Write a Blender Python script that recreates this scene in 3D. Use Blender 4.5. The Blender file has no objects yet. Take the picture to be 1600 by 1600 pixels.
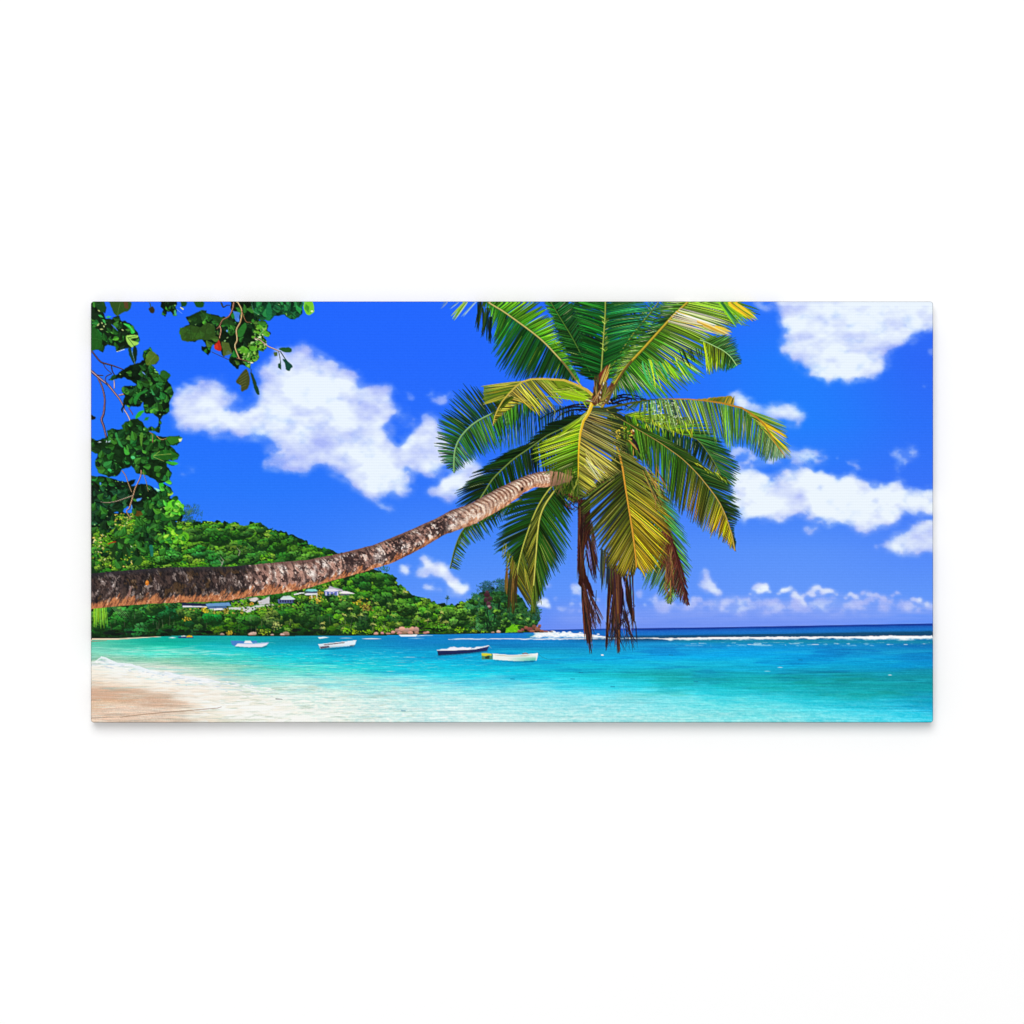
# A wide gallery-wrapped canvas print of a leaning palm over a turquoise bay, hanging on a white wall.
# The picture on the canvas is painted here with numpy (polygons, strokes, value noise) and carried by the
# printed front as per-vertex ink colour; every motif of the print is its own flush piece of the front sheet.
import numpy as np, math, random
random.seed(7)
RNG = np.random.RandomState(11)
SS = 2
X0, Y0, X1, Y1 = 142.0, 471.0, 1458.0, 1129.0        # the print's extent, millimetres (x right, y down)
W, H = int((X1 - X0) * SS), int((Y1 - Y0) * SS)
IMG = np.zeros((H, W, 3), np.float32)
LAB = np.zeros((H, W), np.int16)
PARTS = []                                            # (name, parent index or None, label or None)

def part(name, parent=None, label=None):
    PARTS.append((name, parent, label))
    return len(PARTS) - 1

# ------------------------------------------------------------------ noise
TAB = np.random.RandomState(5).rand(8, 256, 256).astype(np.float32)
def vn(x, y, seed=0):
    x = np.asarray(x, np.float32) + seed * 17.31; y = np.asarray(y, np.float32) + seed * 7.77
    xi = np.floor(x).astype(np.int32); yi = np.floor(y).astype(np.int32)
    fx = x - xi; fy = y - yi
    fx = fx * fx * (3 - 2 * fx); fy = fy * fy * (3 - 2 * fy)
    T = TAB[seed % 8]
    a = xi & 255; b = (xi + 1) & 255; c = yi & 255; d = (yi + 1) & 255
    return (T[c, a] * (1 - fx) + T[c, b] * fx) * (1 - fy) + (T[d, a] * (1 - fx) + T[d, b] * fx) * fy
def fbm(x, y, seed=0, octs=4, gain=.5):
    t = 0; amp = 1; tot = 0
    for k in range(octs):
        t = t + amp * vn(x * 2 ** k, y * 2 ** k, seed + k); tot += amp; amp *= gain
    return t / tot
def sm(a, b, x):
    t = np.clip((x - a) / (b - a), 0, 1)
    return t * t * (3 - 2 * t)
def box1(a, r, ax):
    n = a.shape[ax]
    pad = [(0, 0)] * a.ndim; pad[ax] = (r + 1, r)
    c = np.cumsum(np.pad(a, pad, mode='edge'), axis=ax, dtype=np.float64)
    hi = [slice(None)] * a.ndim; lo = [slice(None)] * a.ndim
    hi[ax] = slice(2 * r + 1, 2 * r + 1 + n); lo[ax] = slice(0, n)
    return ((c[tuple(hi)] - c[tuple(lo)]) / (2 * r + 1)).astype(np.float32)
def blur(a, sig):
    r = max(1, int(round(sig * .9)))
    for k in range(3):
        a = box1(box1(a, r, 0), r, 1)
    return a

# pixel-centre coordinates in picture millimetres
PX = (np.arange(W, dtype=np.float32) + .5) / SS + X0
PY = (np.arange(H, dtype=np.float32) + .5) / SS + Y0
GX, GY = np.meshgrid(PX, PY)

def C(o, s):                                          # crop coordinates -> picture coordinates
    return lambda pts: [(o[0] + x / s, o[1] + y / s) for x, y in pts]
def arr(p): return np.array(p, np.float64)
def smooth_line(p, n=8, closed=False):                # Catmull-Rom
    p = arr(p)
    if closed: q = np.vstack([p[-1:], p, p[:2]])
    else: q = np.vstack([2 * p[:1] - p[1:2], p, 2 * p[-1:] - p[-2:-1]])
    out = []
    for i in range(1, len(q) - 2):
        t = np.linspace(0, 1, n, endpoint=False)[:, None]
        a, b, c, d = q[i - 1], q[i], q[i + 1], q[i + 2]
        out.append(.5 * (2 * b + (c - a) * t + (2 * a - 5 * b + 4 * c - d) * t ** 2 + (3 * b - a - 3 * c + d) * t ** 3))
    if not closed: out.append(p[-1:])
    return np.vstack(out)
class Curve:
    def __init__(s, pts, smooth=True):
        s.p = smooth_line(pts) if smooth and len(pts) > 2 else arr(pts)
        l = np.hypot(*np.diff(s.p, axis=0).T); s.l = np.r_[0, np.cumsum(l)]; s.len = s.l[-1]
    def __call__(s, t):
        d = np.asarray(t) * s.len
        return np.stack([np.interp(d, s.l, s.p[:, 0]), np.interp(d, s.l, s.p[:, 1])], -1)

def window(x0, y0, x1, y1):
    a = max(0, int((x0 - X0) * SS)); b = max(0, int((y0 - Y0) * SS))
    c = min(W, int((x1 - X0) * SS) + 2); d = min(H, int((y1 - Y0) * SS) + 2)
    return (slice(b, d), slice(a, c)) if c > a and d > b else None

def put(win, a, col, lab=None, thr=.5):
    reg = IMG[win]
    a3 = a[..., None]
    col = np.asarray(col, np.float32)
    reg += (col - reg) * a3
    if lab is not None:
        L = LAB[win]; L[a > thr] = lab

def pmask(pts, win, rough=0, rscale=6, seed=0):
    p = arr(pts); gx = GX[win]; gy = GY[win]
    if rough:
        gx = gx + (vn(gx / rscale, gy / rscale, seed + 1) - .5) * 2 * rough
        gy = gy + (vn(GX[win] / rscale, GY[win] / rscale, seed + 2) - .5) * 2 * rough
    ins = np.zeros(gx.shape, bool)
    n = len(p)
    for i in range(n):
        x1, y1 = p[i]; x2, y2 = p[(i + 1) % n]
        if y1 == y2: continue
        c = ((y1 > gy) != (y2 > gy)) & (gx < (x2 - x1) * (gy - y1) / (y2 - y1) + x1)
        ins ^= c
    return ins
def poly(pts, col, lab=None, a=1., rough=0, rscale=6, soft=0, smooth=False, clip=None, seed=0):
    if smooth: pts = smooth_line(pts, 6, True)
    p = arr(pts); m = rough * 1.5 + soft * 3 + 1
    win = window(p[:, 0].min() - m, p[:, 1].min() - m, p[:, 0].max() + m, p[:, 1].max() + m)
    if win is None: return
    k = pmask(pts, win, rough, rscale, seed).astype(np.float32)
    if soft: k = blur(k, soft * SS)
    else: k = box1(box1(k, 1, 0), 1, 1)
    if clip is not None: k = k * clip[win]
    if callable(col): col = col(GX[win], GY[win])
    put(win, k * a, np.asarray(col, np.float32) / 255., lab)
def stroke(P, hw, Cc, lab=None, a=1., clip=None, thr=.5):
    """tapered line: P (n,2), hw half widths (n,), Cc (n,3) 0-255"""
    P = np.asarray(P, np.float32); n = len(P)
    hw = np.broadcast_to(np.asarray(hw, np.float32), (n,)); Cc = np.broadcast_to(np.asarray(Cc, np.float32), (n, 3)) / 255.
    m = float(hw.max()) + .8
    win = window(P[:, 0].min() - m, P[:, 1].min() - m, P[:, 0].max() + m, P[:, 1].max() + m)
    if win is None: return
    gx = GX[win]; gy = GY[win]
    best = None
    for i in range(n - 1):
        dx, dy = P[i + 1] - P[i]; L2 = dx * dx + dy * dy + 1e-9
        t = ((gx - P[i, 0]) * dx + (gy - P[i, 1]) * dy) / L2
        np.clip(t, 0, 1, out=t)
        e = hw[i] + (hw[i + 1] - hw[i]) * t - np.hypot(gx - P[i, 0] - t * dx, gy - P[i, 1] - t * dy)
        if best is None: best = e; T = t
        else:
            k = e > best; best = np.where(k, e, best); T = np.where(k, t + i, T)
    al = np.clip(best * SS + .5, 0, 1) * a
    if clip is not None: al = al * clip[win]
    if (Cc == Cc[0]).all(): col = Cc[0]
    else:
        i0 = np.minimum(T.astype(np.int32), n - 2); f = (T - i0)[..., None]
        col = Cc[i0] * (1 - f) + Cc[i0 + 1] * f
    put(win, al, col, lab, thr)
def dab(x, y, rx, ry, ang, col, lab=None, a=1., clip=None):
    m = max(rx, ry) + .6
    win = window(x - m, y - m, x + m, y + m)
    if win is None: return
    gx = GX[win] - x; gy = GY[win] - y
    if ang: c, s = math.cos(ang), math.sin(ang); gx, gy = gx * c + gy * s, gy * c - gx * s
    k = np.clip((1 - np.sqrt((gx / rx) ** 2 + (gy / ry) ** 2)) * min(rx, ry) * SS + .5, 0, 1) * a
    if clip is not None: k = k * clip[win]
    put(win, k, np.asarray(col, np.float32) / 255., lab)
def table(xs, ys, cols, gx, gy):
    """smooth bilinear lookup of an ink table"""
    cols = np.asarray(cols, np.float32)
    xi = np.interp(gx, xs, np.arange(len(xs))); yi = np.interp(gy, ys, np.arange(len(ys)))
    i = np.minimum(xi.astype(int), len(xs) - 2); j = np.minimum(yi.astype(int), len(ys) - 2)
    fx = (xi - i)[..., None]; fy = (yi - j)[..., None]
    fx = fx * fx * (3 - 2 * fx)
    return ((cols[j, i] * (1 - fx) + cols[j, i + 1] * fx) * (1 - fy) + (cols[j + 1, i] * (1 - fx) + cols[j + 1, i + 1] * fx) * fy) / 255.
def jit(c, v=.12, h=8):
    f = 1 + random.uniform(-v, v)
    return np.clip([c[k] * f + random.uniform(-h, h) for k in range(3)], 0, 255)
# ------------------------------------------------------------------ sky and clouds
SKY = part('printed_sky')
sx = [142, 400, 700, 1000, 1250, 1458]; sy = [471, 560, 660, 760, 860, 930, 985]
scol = [[(34,102,252),(33,101,252),(34,102,252),(36,106,250),(42,112,250),(48,108,248)],
        [(34,106,252),(34,104,252),(36,104,252),(36,110,250),(34,122,252),(44,104,246)],
        [(34,112,252),(36,110,252),(40,108,250),(44,112,250),(34,126,252),(44,112,248)],
        [(36,118,252),(40,118,250),(50,118,250),(60,122,250),(52,120,250),(56,116,248)],
        [(48,122,250),(56,124,250),(74,138,250),(84,142,250),(90,146,250),(84,138,250)],
        [(60,130,250),(70,130,250),(92,148,250),(96,148,250),(100,152,250),(96,150,250)],
        [(80,140,250),(90,140,250),(102,140,244),(110,144,242),(112,144,244),(92,140,248)]]
IMG[:] = table(sx, sy, scol, GX, GY)
LAB[:] = SKY
n1 = fbm(GX / 26, GY / 20, 1, 4, .55); n2 = fbm(GX / 26, GY / 20, 9, 4, .55)
n3 = fbm(GX / 9, GY / 7, 3, 3, .6)

def puffs(*cs):
    return [[(x + r * math.cos(a), y + r * .85 * math.sin(a)) for a in np.linspace(0, 6.283, 13)[:-1]] for x, y, r in cs]
def bumps(p, n, r0, r1, up=True):                      # cumulus bumps along an outline
    c = Curve(list(p) + [p[0]], False); out = []
    for k in range(n):
        x, y = c(random.random()); out += puffs((x, y + random.uniform(-1, 1), random.uniform(r0, r1)))
    return out
def cloud(polys, sig, amp, op=1., label=None, lav=.5, fade=0, name='printed_cloud', whites=()):
    allp = np.vstack([arr(p) for p in polys])
    m = sig * 3 + amp * 1.5 + 4
    win = window(allp[:, 0].min() - m, allp[:, 1].min() - m, allp[:, 0].max() + m, allp[:, 1].max() + m)
    if win is None: return
    gx = GX[win] + (n1[win] - .5) * amp * 2.6 + (n3[win] - .5) * amp * .9
    gy = GY[win] + (n2[win] - .5) * amp * 2.2 + (vn(GX[win] / 5, GY[win] / 4, 6) - .5) * amp * .5
    k = np.zeros(gx.shape, bool)
    for p in polys:
        p = arr(p); n = len(p); k1 = np.zeros(gx.shape, bool)
        for i in range(n):
            x1, y1 = p[i]; x2, y2 = p[(i + 1) % n]
            if y1 != y2: k1 ^= ((y1 > gy) != (y2 > gy)) & (gx < (x2 - x1) * (gy - y1) / (y2 - y1) + x1)
        k |= k1
    k = k.astype(np.float32)
    d = blur(k, sig * SS * .8) * .5 + blur(k, sig * SS * 1.9) * .5; d2 = blur(k, sig * SS * 2.8)
    q = 7 + sig * 3.2
    nn = (fbm(GX[win] / q, GY[win] / (q * .75), 12, 5, .5) - .5)
    wv = np.clip(1.6 - np.abs(2 * d - 1) * 1.6, 0, 1)
    al = sm(.12, 1.02, d + nn * 1.9 * wv) * (.80 + .20 * sm(.45, .95, d2 + nn * 1.1))
    veil = .42 * sm(.08, .7, d2 + nn * 1.1) * sm(.03, .3, d2)
    if op < .85: al = al * sm(-.22, .16, nn + .02); veil = veil * .7
    al = np.maximum(al * sm(.02, .2, d), veil)
    al = al * .45 + blur(al, 1.4 * SS) * .55
    nl = fbm(GX[win] / 30, GY[win] / 20, 14, 3, .5) - .5
    # tops and thick parts white, undersides and thin parts lavender
    sh = int(sig * SS * 1.6)
    up = np.roll(d2, sh, 0) - np.roll(d2, -sh, 0)
    t = sm(.3, .95, d2) * .5 + .5 - .16 - lav * .62 + nl * 1.15 + nn * .3 + up * -.15 + (fbm(GX[win] / 34, GY[win] / 20, 4, 3) - .5) * 1.1 + (n3[win] - .5) * .15
    for (wx, wy, wr, wa) in whites:
        t = t + wa * np.exp(-(((GX[win] - wx) / wr) ** 2 + ((GY[win] - wy) / (wr * .7)) ** 2))
    t = np.clip(t, 0, 1)[..., None]
    lavc = np.array([176, 188, 248], np.float32); wh = np.array([240, 248, 254], np.float32)
    col = (lavc * (1 - t) + wh * t) / 255.
    lab = part(name, SKY, label)
    put(win, al * op, col, lab, .35)

_A = [[(262,648),(266,620),(276,604),(292,597),(312,600),(332,594),(350,596),(362,608),(370,622),(352,634),(347,643),(360,648),(378,641),(392,628),(402,603),(408,575),(418,560),(440,548),(462,543),(486,548),(500,562),(514,558),(530,570),(548,582),(562,600),(574,607),(592,606),(610,610),(618,626),(614,646),(604,660),(606,682),(616,694),(628,692),(640,676),(654,668),(662,650),(682,655),(696,670),(704,700),(698,728),(680,740),(662,736),(650,727),(634,730),(634,750),(648,766),(630,770),(606,766),(590,778),(574,772),(552,758),(535,735),(505,728),(470,731),(430,730),(406,724),(412,712),(440,706),(452,698),(430,686),(390,685),(350,682),(318,676),(296,668),(276,662)]]
cloud(_A + bumps(_A[0], 60, 4, 11),
      4.2, 8, .97, 'largest cloud, left of the palm crown, with a ragged right edge', .62, whites=[(500,600,40,.6),(585,740,50,.7),(330,640,40,.45),(470,610,40,.4),(635,690,25,.5),(520,650,60,.25),(400,660,45,.3),(680,735,20,.4)])
cloud([[(668,766),(690,750),(700,737),(718,722),(740,716),(757,728),(752,746),(735,762),(715,776),(700,780),(676,776)]], 4, 5, .97, None, .1)
cloud([[(661,598),(668,604),(676,612),(692,618),(708,612),(713,622),(690,630),(678,626),(668,612)]], 2.2, 5, .75, None, .5)
cloud([[(656,642),(668,646),(682,658),(690,668),(676,668),(664,662)]], 3, 5, .8, None, .3)
cloud([[(582,582),(590,588),(588,596)],[(630,606),(640,612),(648,626),(640,622)],[(618,640),(634,636),(642,652),(650,664),(632,668),(622,660)]], 3, 6, .55, None, .8)
cloud([[(575,776),(592,782),(606,790),(624,795),(604,798),(585,790)]], 2, 5, .6, None, .6)
cloud([[(276,722),(290,732),(304,734),(300,744),(280,742)],[(320,710),(330,712),(328,722)]], 3, 4, .5, None, .8)
_B = [[(1214,460),(1214,478),(1217,498),(1229,511),(1224,530),(1227,546),(1240,545),(1247,559),(1262,571),(1278,583),(1295,590),(1314,592),(1336,587),(1360,588),(1380,584),(1390,569),(1384,556),(1386,546),(1408,541),(1414,530),(1434,520),(1462,518),(1470,455)]]
cloud(_B + bumps(_B[0], 46, 4, 10),
      3.4, 7, .97, 'cloud cut by the top right corner of the print', .5, whites=[(1238,512,22,.7),(1320,570,40,.6),(1400,490,60,.5),(1300,480,70,.4),(1345,560,30,.4),(1240,545,12,.4)])
cloud([[(1178,462),(1206,462),(1212,482),(1196,486),(1182,478)]], 3, 5, .55, None, .8)
cloud([[(1135,618),(1150,609),(1162,613),(1176,626),(1196,636),(1212,630),(1236,626),(1254,638),(1266,655),(1256,664),(1240,663),(1225,656),(1205,652),(1180,648),(1150,642)]], 3.2, 5, .93, None, .45, whites=[(1158,625,18,.6)])
cloud([[(1140,690),(1170,702),(1210,706),(1232,698),(1240,708),(1262,698),(1282,700),(1292,718),(1270,725),(1245,722),(1212,724),(1180,736),(1140,732)]], 3.6, 6, .8, None, .75, whites=[(1265,716,16,.6)])
_C = [[(1140,736),(1185,734),(1197,748),(1207,757),(1219,744),(1240,736),(1256,729),(1274,737),(1290,731),(1302,742),(1311,755),(1326,744),(1346,745),(1360,758),(1375,760),(1396,749),(1412,757),(1430,769),(1462,766),(1466,800),(1440,798),(1420,801),(1402,814),(1380,820),(1362,828),(1340,828),(1318,816),(1298,815),(1280,806),(1256,796),(1238,800),(1215,808),(1185,812),(1165,806),(1140,800)]]
cloud(_C + bumps(_C[0], 60, 4, 10),
      3.2, 6, .98, 'long white cloud right of the palm, reaching the right edge', .22, whites=[(1190,770,40,.5),(1330,785,50,.5),(1260,745,20,.3)])
cloud([[(1256,826),(1272,816),(1288,812),(1290,824),(1276,830),(1262,835)]], 2.4, 4, .8, None, .45)
cloud([[(1366,853),(1386,842),(1406,834),(1430,818),(1466,810),(1466,866),(1430,863),(1400,866),(1384,860)]], 3, 4, .95, 'low cloud at the right edge under the long white cloud', .3, whites=[(1405,845,22,.5)])
cloud([[(1320,716),(1332,720),(1344,724),(1348,732),(1338,733),(1328,726)],[(1352,730),(1362,735),(1368,741),(1356,737)],[(1308,712),(1316,716),(1310,718)]], 1.8, 5, .95, None, .4)
cloud([[(1386,702),(1400,708),(1420,698),(1432,692),(1440,706),(1428,718),(1416,722),(1412,738),(1402,736),(1404,720)]], 2.6, 8, .65, None, .55)
cloud([[(1450,545),(1464,540),(1464,556)],[(1440,600),(1456,600),(1448,606)]], 2.4, 4, .5, None, .5)
cloud([[(655,872),(663,866),(675,878),(690,875),(703,886),(709,899),(722,910),(736,920),(726,927),(712,928),(700,916),(690,905),(672,899),(658,905),(648,897),(650,887),(666,884)]], 2.2, 3, .98, 'bright cloud under the trunk, over the far headland', .12)
cloud([[(617,884),(628,880),(640,886),(641,898),(636,908),(630,896)]], 2, 3, .9, None, .25)
cloud([[(655,912),(668,914),(684,916),(692,924),(676,925),(662,920)],[(636,880),(644,880),(643,886)]], 1.8, 3, .75, None, .4)
cloud([[(690,915),(730,925),(745,935),(730,938),(700,930)],[(600,880),(616,884),(608,890)]], 3, 4, .3, None, .7)
cloud([[(834,934),(846,938),(853,936),(862,946),(861,953),(846,951),(834,946)]], 1.5, 2, .9, None, .25)
cloud([[(890,914),(902,911),(912,920),(912,932),(896,928)],[(892,932),(904,938),(902,945),(893,940)],[(996,926),(1001,921),(1005,928),(1001,936),(996,934)],[(1002,944),(1010,944),(1008,949)],[(850,914),(862,914),(866,920),(852,921)]], 1.8, 3, .75, None, .35)
cloud([[(1100,886),(1110,893),(1119,913),(1131,930),(1116,932),(1102,922),(1089,914),(1098,905)]], 1.8, 3, .9, None, .35)
cloud([[(1018,942),(1040,939),(1056,944),(1086,948),(1080,956),(1050,954),(1025,950)],[(1100,940),(1118,932),(1136,944),(1122,950)],[(860,950),(900,950),(890,958)]], 2, 3, .6, None, .6)
row = puffs((1174,928,4),(1180,918,6),(1188,915,5),(1196,919,7),(1205,926,5),(1186,926,7),(1219,928,3),(1227,924,6),(1235,922,5),(1243,931,7),(1252,938,7),(1260,944,4),(1257,930,4),(1266,926,6),(1275,921,6),(1281,919,4),(1288,926,7),(1298,925,6),(1308,930,5),(1270,931,6),(1322,936,4),(1331,929,5),(1339,934,6),(1348,940,4),(1350,927,4),(1360,929,6),(1371,930,7),(1382,935,7),(1392,940,4),(1396,930,4),(1404,926,5),(1411,929,3),(1428,936,4),(1438,939,6),(1450,944,5),(1460,947,3))
cloud(row, 1.25, 2.6, .96, 'row of small white clouds above the right horizon', .12)
low = puffs(*[(random.uniform(1020, 1455), random.uniform(934, 954), random.uniform(2.5, 8)) for k in range(58)]) + puffs(*[(1125 + k * 7, random.uniform(936, 946), random.uniform(3, 7)) for k in range(14)]) + puffs(*[(random.uniform(860, 1010), random.uniform(936, 960), random.uniform(2, 5)) for k in range(10)])
cloud(low, 2.2, 4, .84, None, .75)
band = [[(1010,948),(1060,941),(1120,937),(1180,934),(1240,936),(1300,934),(1360,936),(1420,938),(1470,944),(1470,958),(1400,956),(1320,958),(1240,955),(1160,960),(1080,957),(1020,956)]]
cloud(band, 3.2, 6, .7, None, .95)
# haze-pale band of thin cloud lying on the horizon
w = window(846, 925, 1458, 990)
b = np.exp(-((GY[w] - 962) / 15) ** 2) * (.10 + .28 * fbm(GX[w] / 45, GY[w] / 5, 2, 3)) * sm(846, 900, GX[w])
put(w, b, np.array([176, 186, 246]) / 255.)
# ------------------------------------------------------------------ sea and beach
SEA = part('printed_sea')
BEACH = part('printed_beach')
def horizon(x): return np.interp(x, [142, 845, 940, 1120, 1458], [985.5, 985.3, 983.2, 981, 975])
vx = [142, 250, 350, 450, 550, 650, 750, 850, 950, 1050, 1150, 1250, 1350, 1458]
vy = [990, 1000, 1010, 1020, 1030, 1040, 1050, 1060, 1070, 1080, 1090, 1100, 1112, 1129]
T = [
 [(70,180,160),(20,160,150),(20,150,150),(20,150,160),(20,140,180),(20,135,195),(22,125,200),(30,120,205),(24,100,190),(24,100,180),(22,104,176),(24,108,170),(24,104,160),(22,96,156)],
 [(80,196,165),(16,172,152),(20,165,160),(18,150,170),(18,140,184),(18,130,198),(20,125,200),(20,130,205),(20,125,196),(24,130,190),(22,130,185),(22,135,180),(22,130,180),(20,120,170)],
 [(110,205,178),(24,186,160),(18,182,190),(16,166,192),(16,150,198),(18,136,196),(18,130,192),(20,140,200),(22,148,208),(26,152,214),(20,150,214),(20,146,208),(20,136,200),(16,120,190)],
 [(124,214,190),(92,230,206),(50,218,214),(20,192,214),(18,172,208),(14,164,212),(14,160,214),(20,160,202),(20,160,210),(18,162,226),(14,162,230),(14,156,224),(18,144,206),(16,132,195)],
 [(136,190,162),(120,202,172),(62,206,192),(28,202,214),(18,184,214),(16,180,220),(16,172,218),(18,172,220),(16,176,232),(16,174,234),(12,170,230),(12,168,228),(14,156,216),(12,138,208)],
 [(205,214,210),(150,205,180),(118,206,182),(66,212,204),(32,204,216),(20,194,224),(18,188,224),(18,186,222),(20,182,218),(22,180,216),(16,176,222),(14,170,220),(12,160,214),(10,146,206)],
 [(240,226,208),(232,228,220),(160,212,192),(100,216,196),(60,214,216),(34,206,230),(22,200,228),(22,196,222),(24,186,206),(26,178,198),(22,170,196),(20,164,196),(18,154,190),(18,142,176)],
 [(242,228,210),(240,236,228),(206,222,210),(138,218,196),(92,222,220),(60,218,234),(34,210,230),(30,204,228),(28,190,204),(28,178,188),(22,168,180),(22,164,176),(20,156,168),(20,146,164)],
 [(234,212,190),(240,230,214),(232,232,222),(176,224,206),(124,224,222),(94,222,234),(66,218,238),(52,214,238),(40,206,226),(32,194,210),(26,180,190),(24,172,180),(24,164,172),(20,150,164)],
 [(220,186,162),(226,200,176),(236,232,220),(210,230,216),(160,228,224),(128,224,234),(104,222,238),(92,222,240),(70,216,236),(54,210,228),(36,196,210),(30,184,196),(26,172,180),(20,158,170)],
 [(218,184,158),(220,190,166),(234,226,212),(224,232,220),(180,228,222),(150,226,230),(126,222,236),(118,222,238),(104,222,236),(86,220,234),(58,208,222),(42,196,212),(32,182,196),(22,160,182)],
 [(222,192,162),(218,188,164),(232,224,208),(228,230,220),(196,230,222),(166,228,230),(144,222,234),(132,222,234),(120,224,234),(110,222,230),(94,222,228),(60,208,224),(42,194,216),(26,164,204)],
 [(230,200,176),(226,200,178),(234,230,214),(226,228,216),(200,226,216),(176,228,226),(158,226,230),(146,222,232),(132,222,232),(124,222,228),(112,222,226),(92,218,226),(72,212,232),(48,190,228)],
 [(222,196,174),(228,206,186),(228,228,212),(216,224,208),(196,224,216),(184,228,222),(174,228,226),(154,224,228),(142,222,226),(134,222,222),(114,222,222),(108,220,222),(98,220,228),(78,212,236)]]
sw = window(142, 972, 1458, 1130)
gx, gy = GX[sw], GY[sw]
dep = np.clip(gy - 985, 0, None)
wob = (fbm(gx / 60, gy / 6, 3, 3) - .5) * (4 + dep * .09)
wobx = (fbm(gx / 40, gy / 5, 5, 3) - .5) * 46
base = table(vx, vy, T, gx + wobx, np.clip(gy + wob * 1.5, 990, 1129))
# the bright sandbank under thin water
yb = np.interp(gx, [142, 450, 560, 700, 800, 900, 1000, 1100, 1200, 1300, 1400, 1458], [1060, 1044, 1049, 1056, 1060, 1066, 1074, 1083, 1092, 1100, 1111, 1123])
v = gy - yb + (fbm(gx / 50, gy / 7, 8, 4) - .5) * 22
bank = table([142, 500, 700, 900, 1150, 1458], [0, 14, 34, 60], [
    [(150,224,206),(110,222,218),(76,222,236),(56,218,236),(46,210,228),(40,202,230)],
    [(194,230,214),(158,230,224),(130,230,238),(118,228,240),(104,226,234),(72,214,238)],
    [(236,242,230),(212,240,232),(184,238,238),(158,232,238),(142,230,234),(98,222,238)],
    [(240,243,233),(226,240,232),(208,240,238),(182,234,234),(160,232,230),(118,226,236)]], gx, v)
bk = sm(-7, 9, v)[..., None] * sm(330, 470, gx)[..., None] * .93
base = base * (1 - bk) + bank * bk
# ripples: thin streaks, longer and thicker towards the beach
per = 1.5 + dep * .016
s1 = fbm(gx / (per * 15), gy / per, 2, 3, .6) - .5
s2 = fbm(gx / (per * 30) + gy / 60, gy / (per * 2.2), 6, 3, .55) - .5
shal = sm(1030, 1110, gy + (600 - gx) * .035)
base = base * (1 + (s1 * .24 + s2 * .26)[..., None] * np.array([1.0, .62, .5]) * (1 - .45 * shal[..., None]))
# slanting ripple net over the bright shallows
sl = .6 * (fbm((gx + gy * 2.2) / 14, (gy - gx * .10) / 2.2, 4, 3, .6) - .5) + .5 * (fbm(gx / 4, gy / 2.2, 15, 3, .6) - .5)
base = base + (sl * .34 * shal * sm(330, 480, gx))[..., None] * np.array([1.15, .45, .35])
rp = fbm(gx / (per * 5.5), gy / (per * .9), 9, 3, .6) - .5
base = base * (1 + (rp * (.26 + .2 * sm(900, 600, gx)) * (1 - .4 * shal) * sm(1002, 1030, gy))[..., None] * np.array([1., .7, .5]))
wk = sm(.62, .78, fbm(gx / (per * 9), gy / (per * 1.1), 11, 4, .6)) * sm(1008, 1030, gy) * (1 - sm(620, 960, gx))
base = base + (wk * .5)[..., None] * (np.array([.86, .96, .92]) - base)
# dark weed patches in the deeper water
pt = sm(.53, .72, fbm(gx / 62, gy / 6.5, 7, 4)) * sm(380, 520, gx) * sm(1006, 1012, gy) * (1 - sm(1050, 1100, gy))
base = base * (1 - .12 * pt[..., None] * np.array([1., .9, .42]))
pt2 = sm(.5, .68, fbm(gx / 70, gy / 8, 3, 4)) * sm(900, 1050, gx) * sm(1046, 1056, gy) * (1 - sm(1086, 1104, gy))
base = base * (1 - .22 * pt2[..., None] * np.array([.4, .28, .42]))
lt = sm(.56, .75, fbm(gx / 55, gy / 4, 12, 4)) * sm(1010, 1020, gy) * (1 - sm(1060, 1100, gy))
base = base * (1 - .26 * lt[..., None]) + np.array([40, 206, 235]) / 255. * .26 * lt[..., None]
# far water: navy line, blue, dark swell
hz = horizon(gx)
u = gy - hz
far = table([0, 1], [0, 2.2, 4, 8, 11, 13, 18, 22, 27], [[c, c] for c in [(26,56,150),(22,62,158),(28,96,190),(26,112,202),(24,110,190),(22,78,118),(24,74,112),(24,100,160),(20,120,180)]], gx * 0, u + (s2 * 3))
fw = (1 - sm(17, 25, u)) * sm(850, 1010, gx)
fl = table([0, 1], [0, 2, 4, 9], [[c, c] for c in [(26,60,150),(28,90,180),(26,110,196),(22,124,200)]], gx * 0, u)
base = base * (1 - fw[..., None]) + far * fw[..., None]
fw2 = (1 - sm(4, 10, u)) * sm(835, 850, gx) * (1 - sm(900, 1010, gx))
base = base * (1 - fw2[..., None]) + fl * fw2[..., None]
put(sw, sm(-.4, .4, u), np.clip(base, 0, 1), SEA)
# beach: label of the sand and its drifting bands
def shore(x): return np.interp(x, [142, 180, 240, 300, 360, 460, 560], [1044, 1050, 1062, 1078, 1094, 1116, 1130])
sb = fbm(gx / 70, gy / 3.4, 4, 4, .6) - .5
sd = sm(-6, 4, gy - shore(gx) + (fbm(gx / 20, gy / 6, 2, 3) - .5) * 10)
IMG[sw] = np.clip(IMG[sw] + (sd * sb * .22)[..., None] * np.array([.75, .95, 1.1]), 0, 1)
LAB[sw][(sd > .5)] = BEACH
fs = fbm(gx / 1.2, gy / 1.2, 6, 2) - .5
IMG[sw] = np.clip(IMG[sw] + (fs * .09 * sm(1080, 1095, gy) * (1 - sm(240, 330, gx)))[..., None], 0, 1)
# wet warm sand patch lower left
k = sm(.3, .6, fbm(gx / 50, gy / 6, 9, 3) + .25 - np.abs(gy - 1088) / 40) * (1 - sm(200, 300, gx + (gy - 1085) * -1.2)) * sm(1070, 1078, gy)
put(sw, k * .45, np.array([210, 168, 140]) / 255.)
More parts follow.
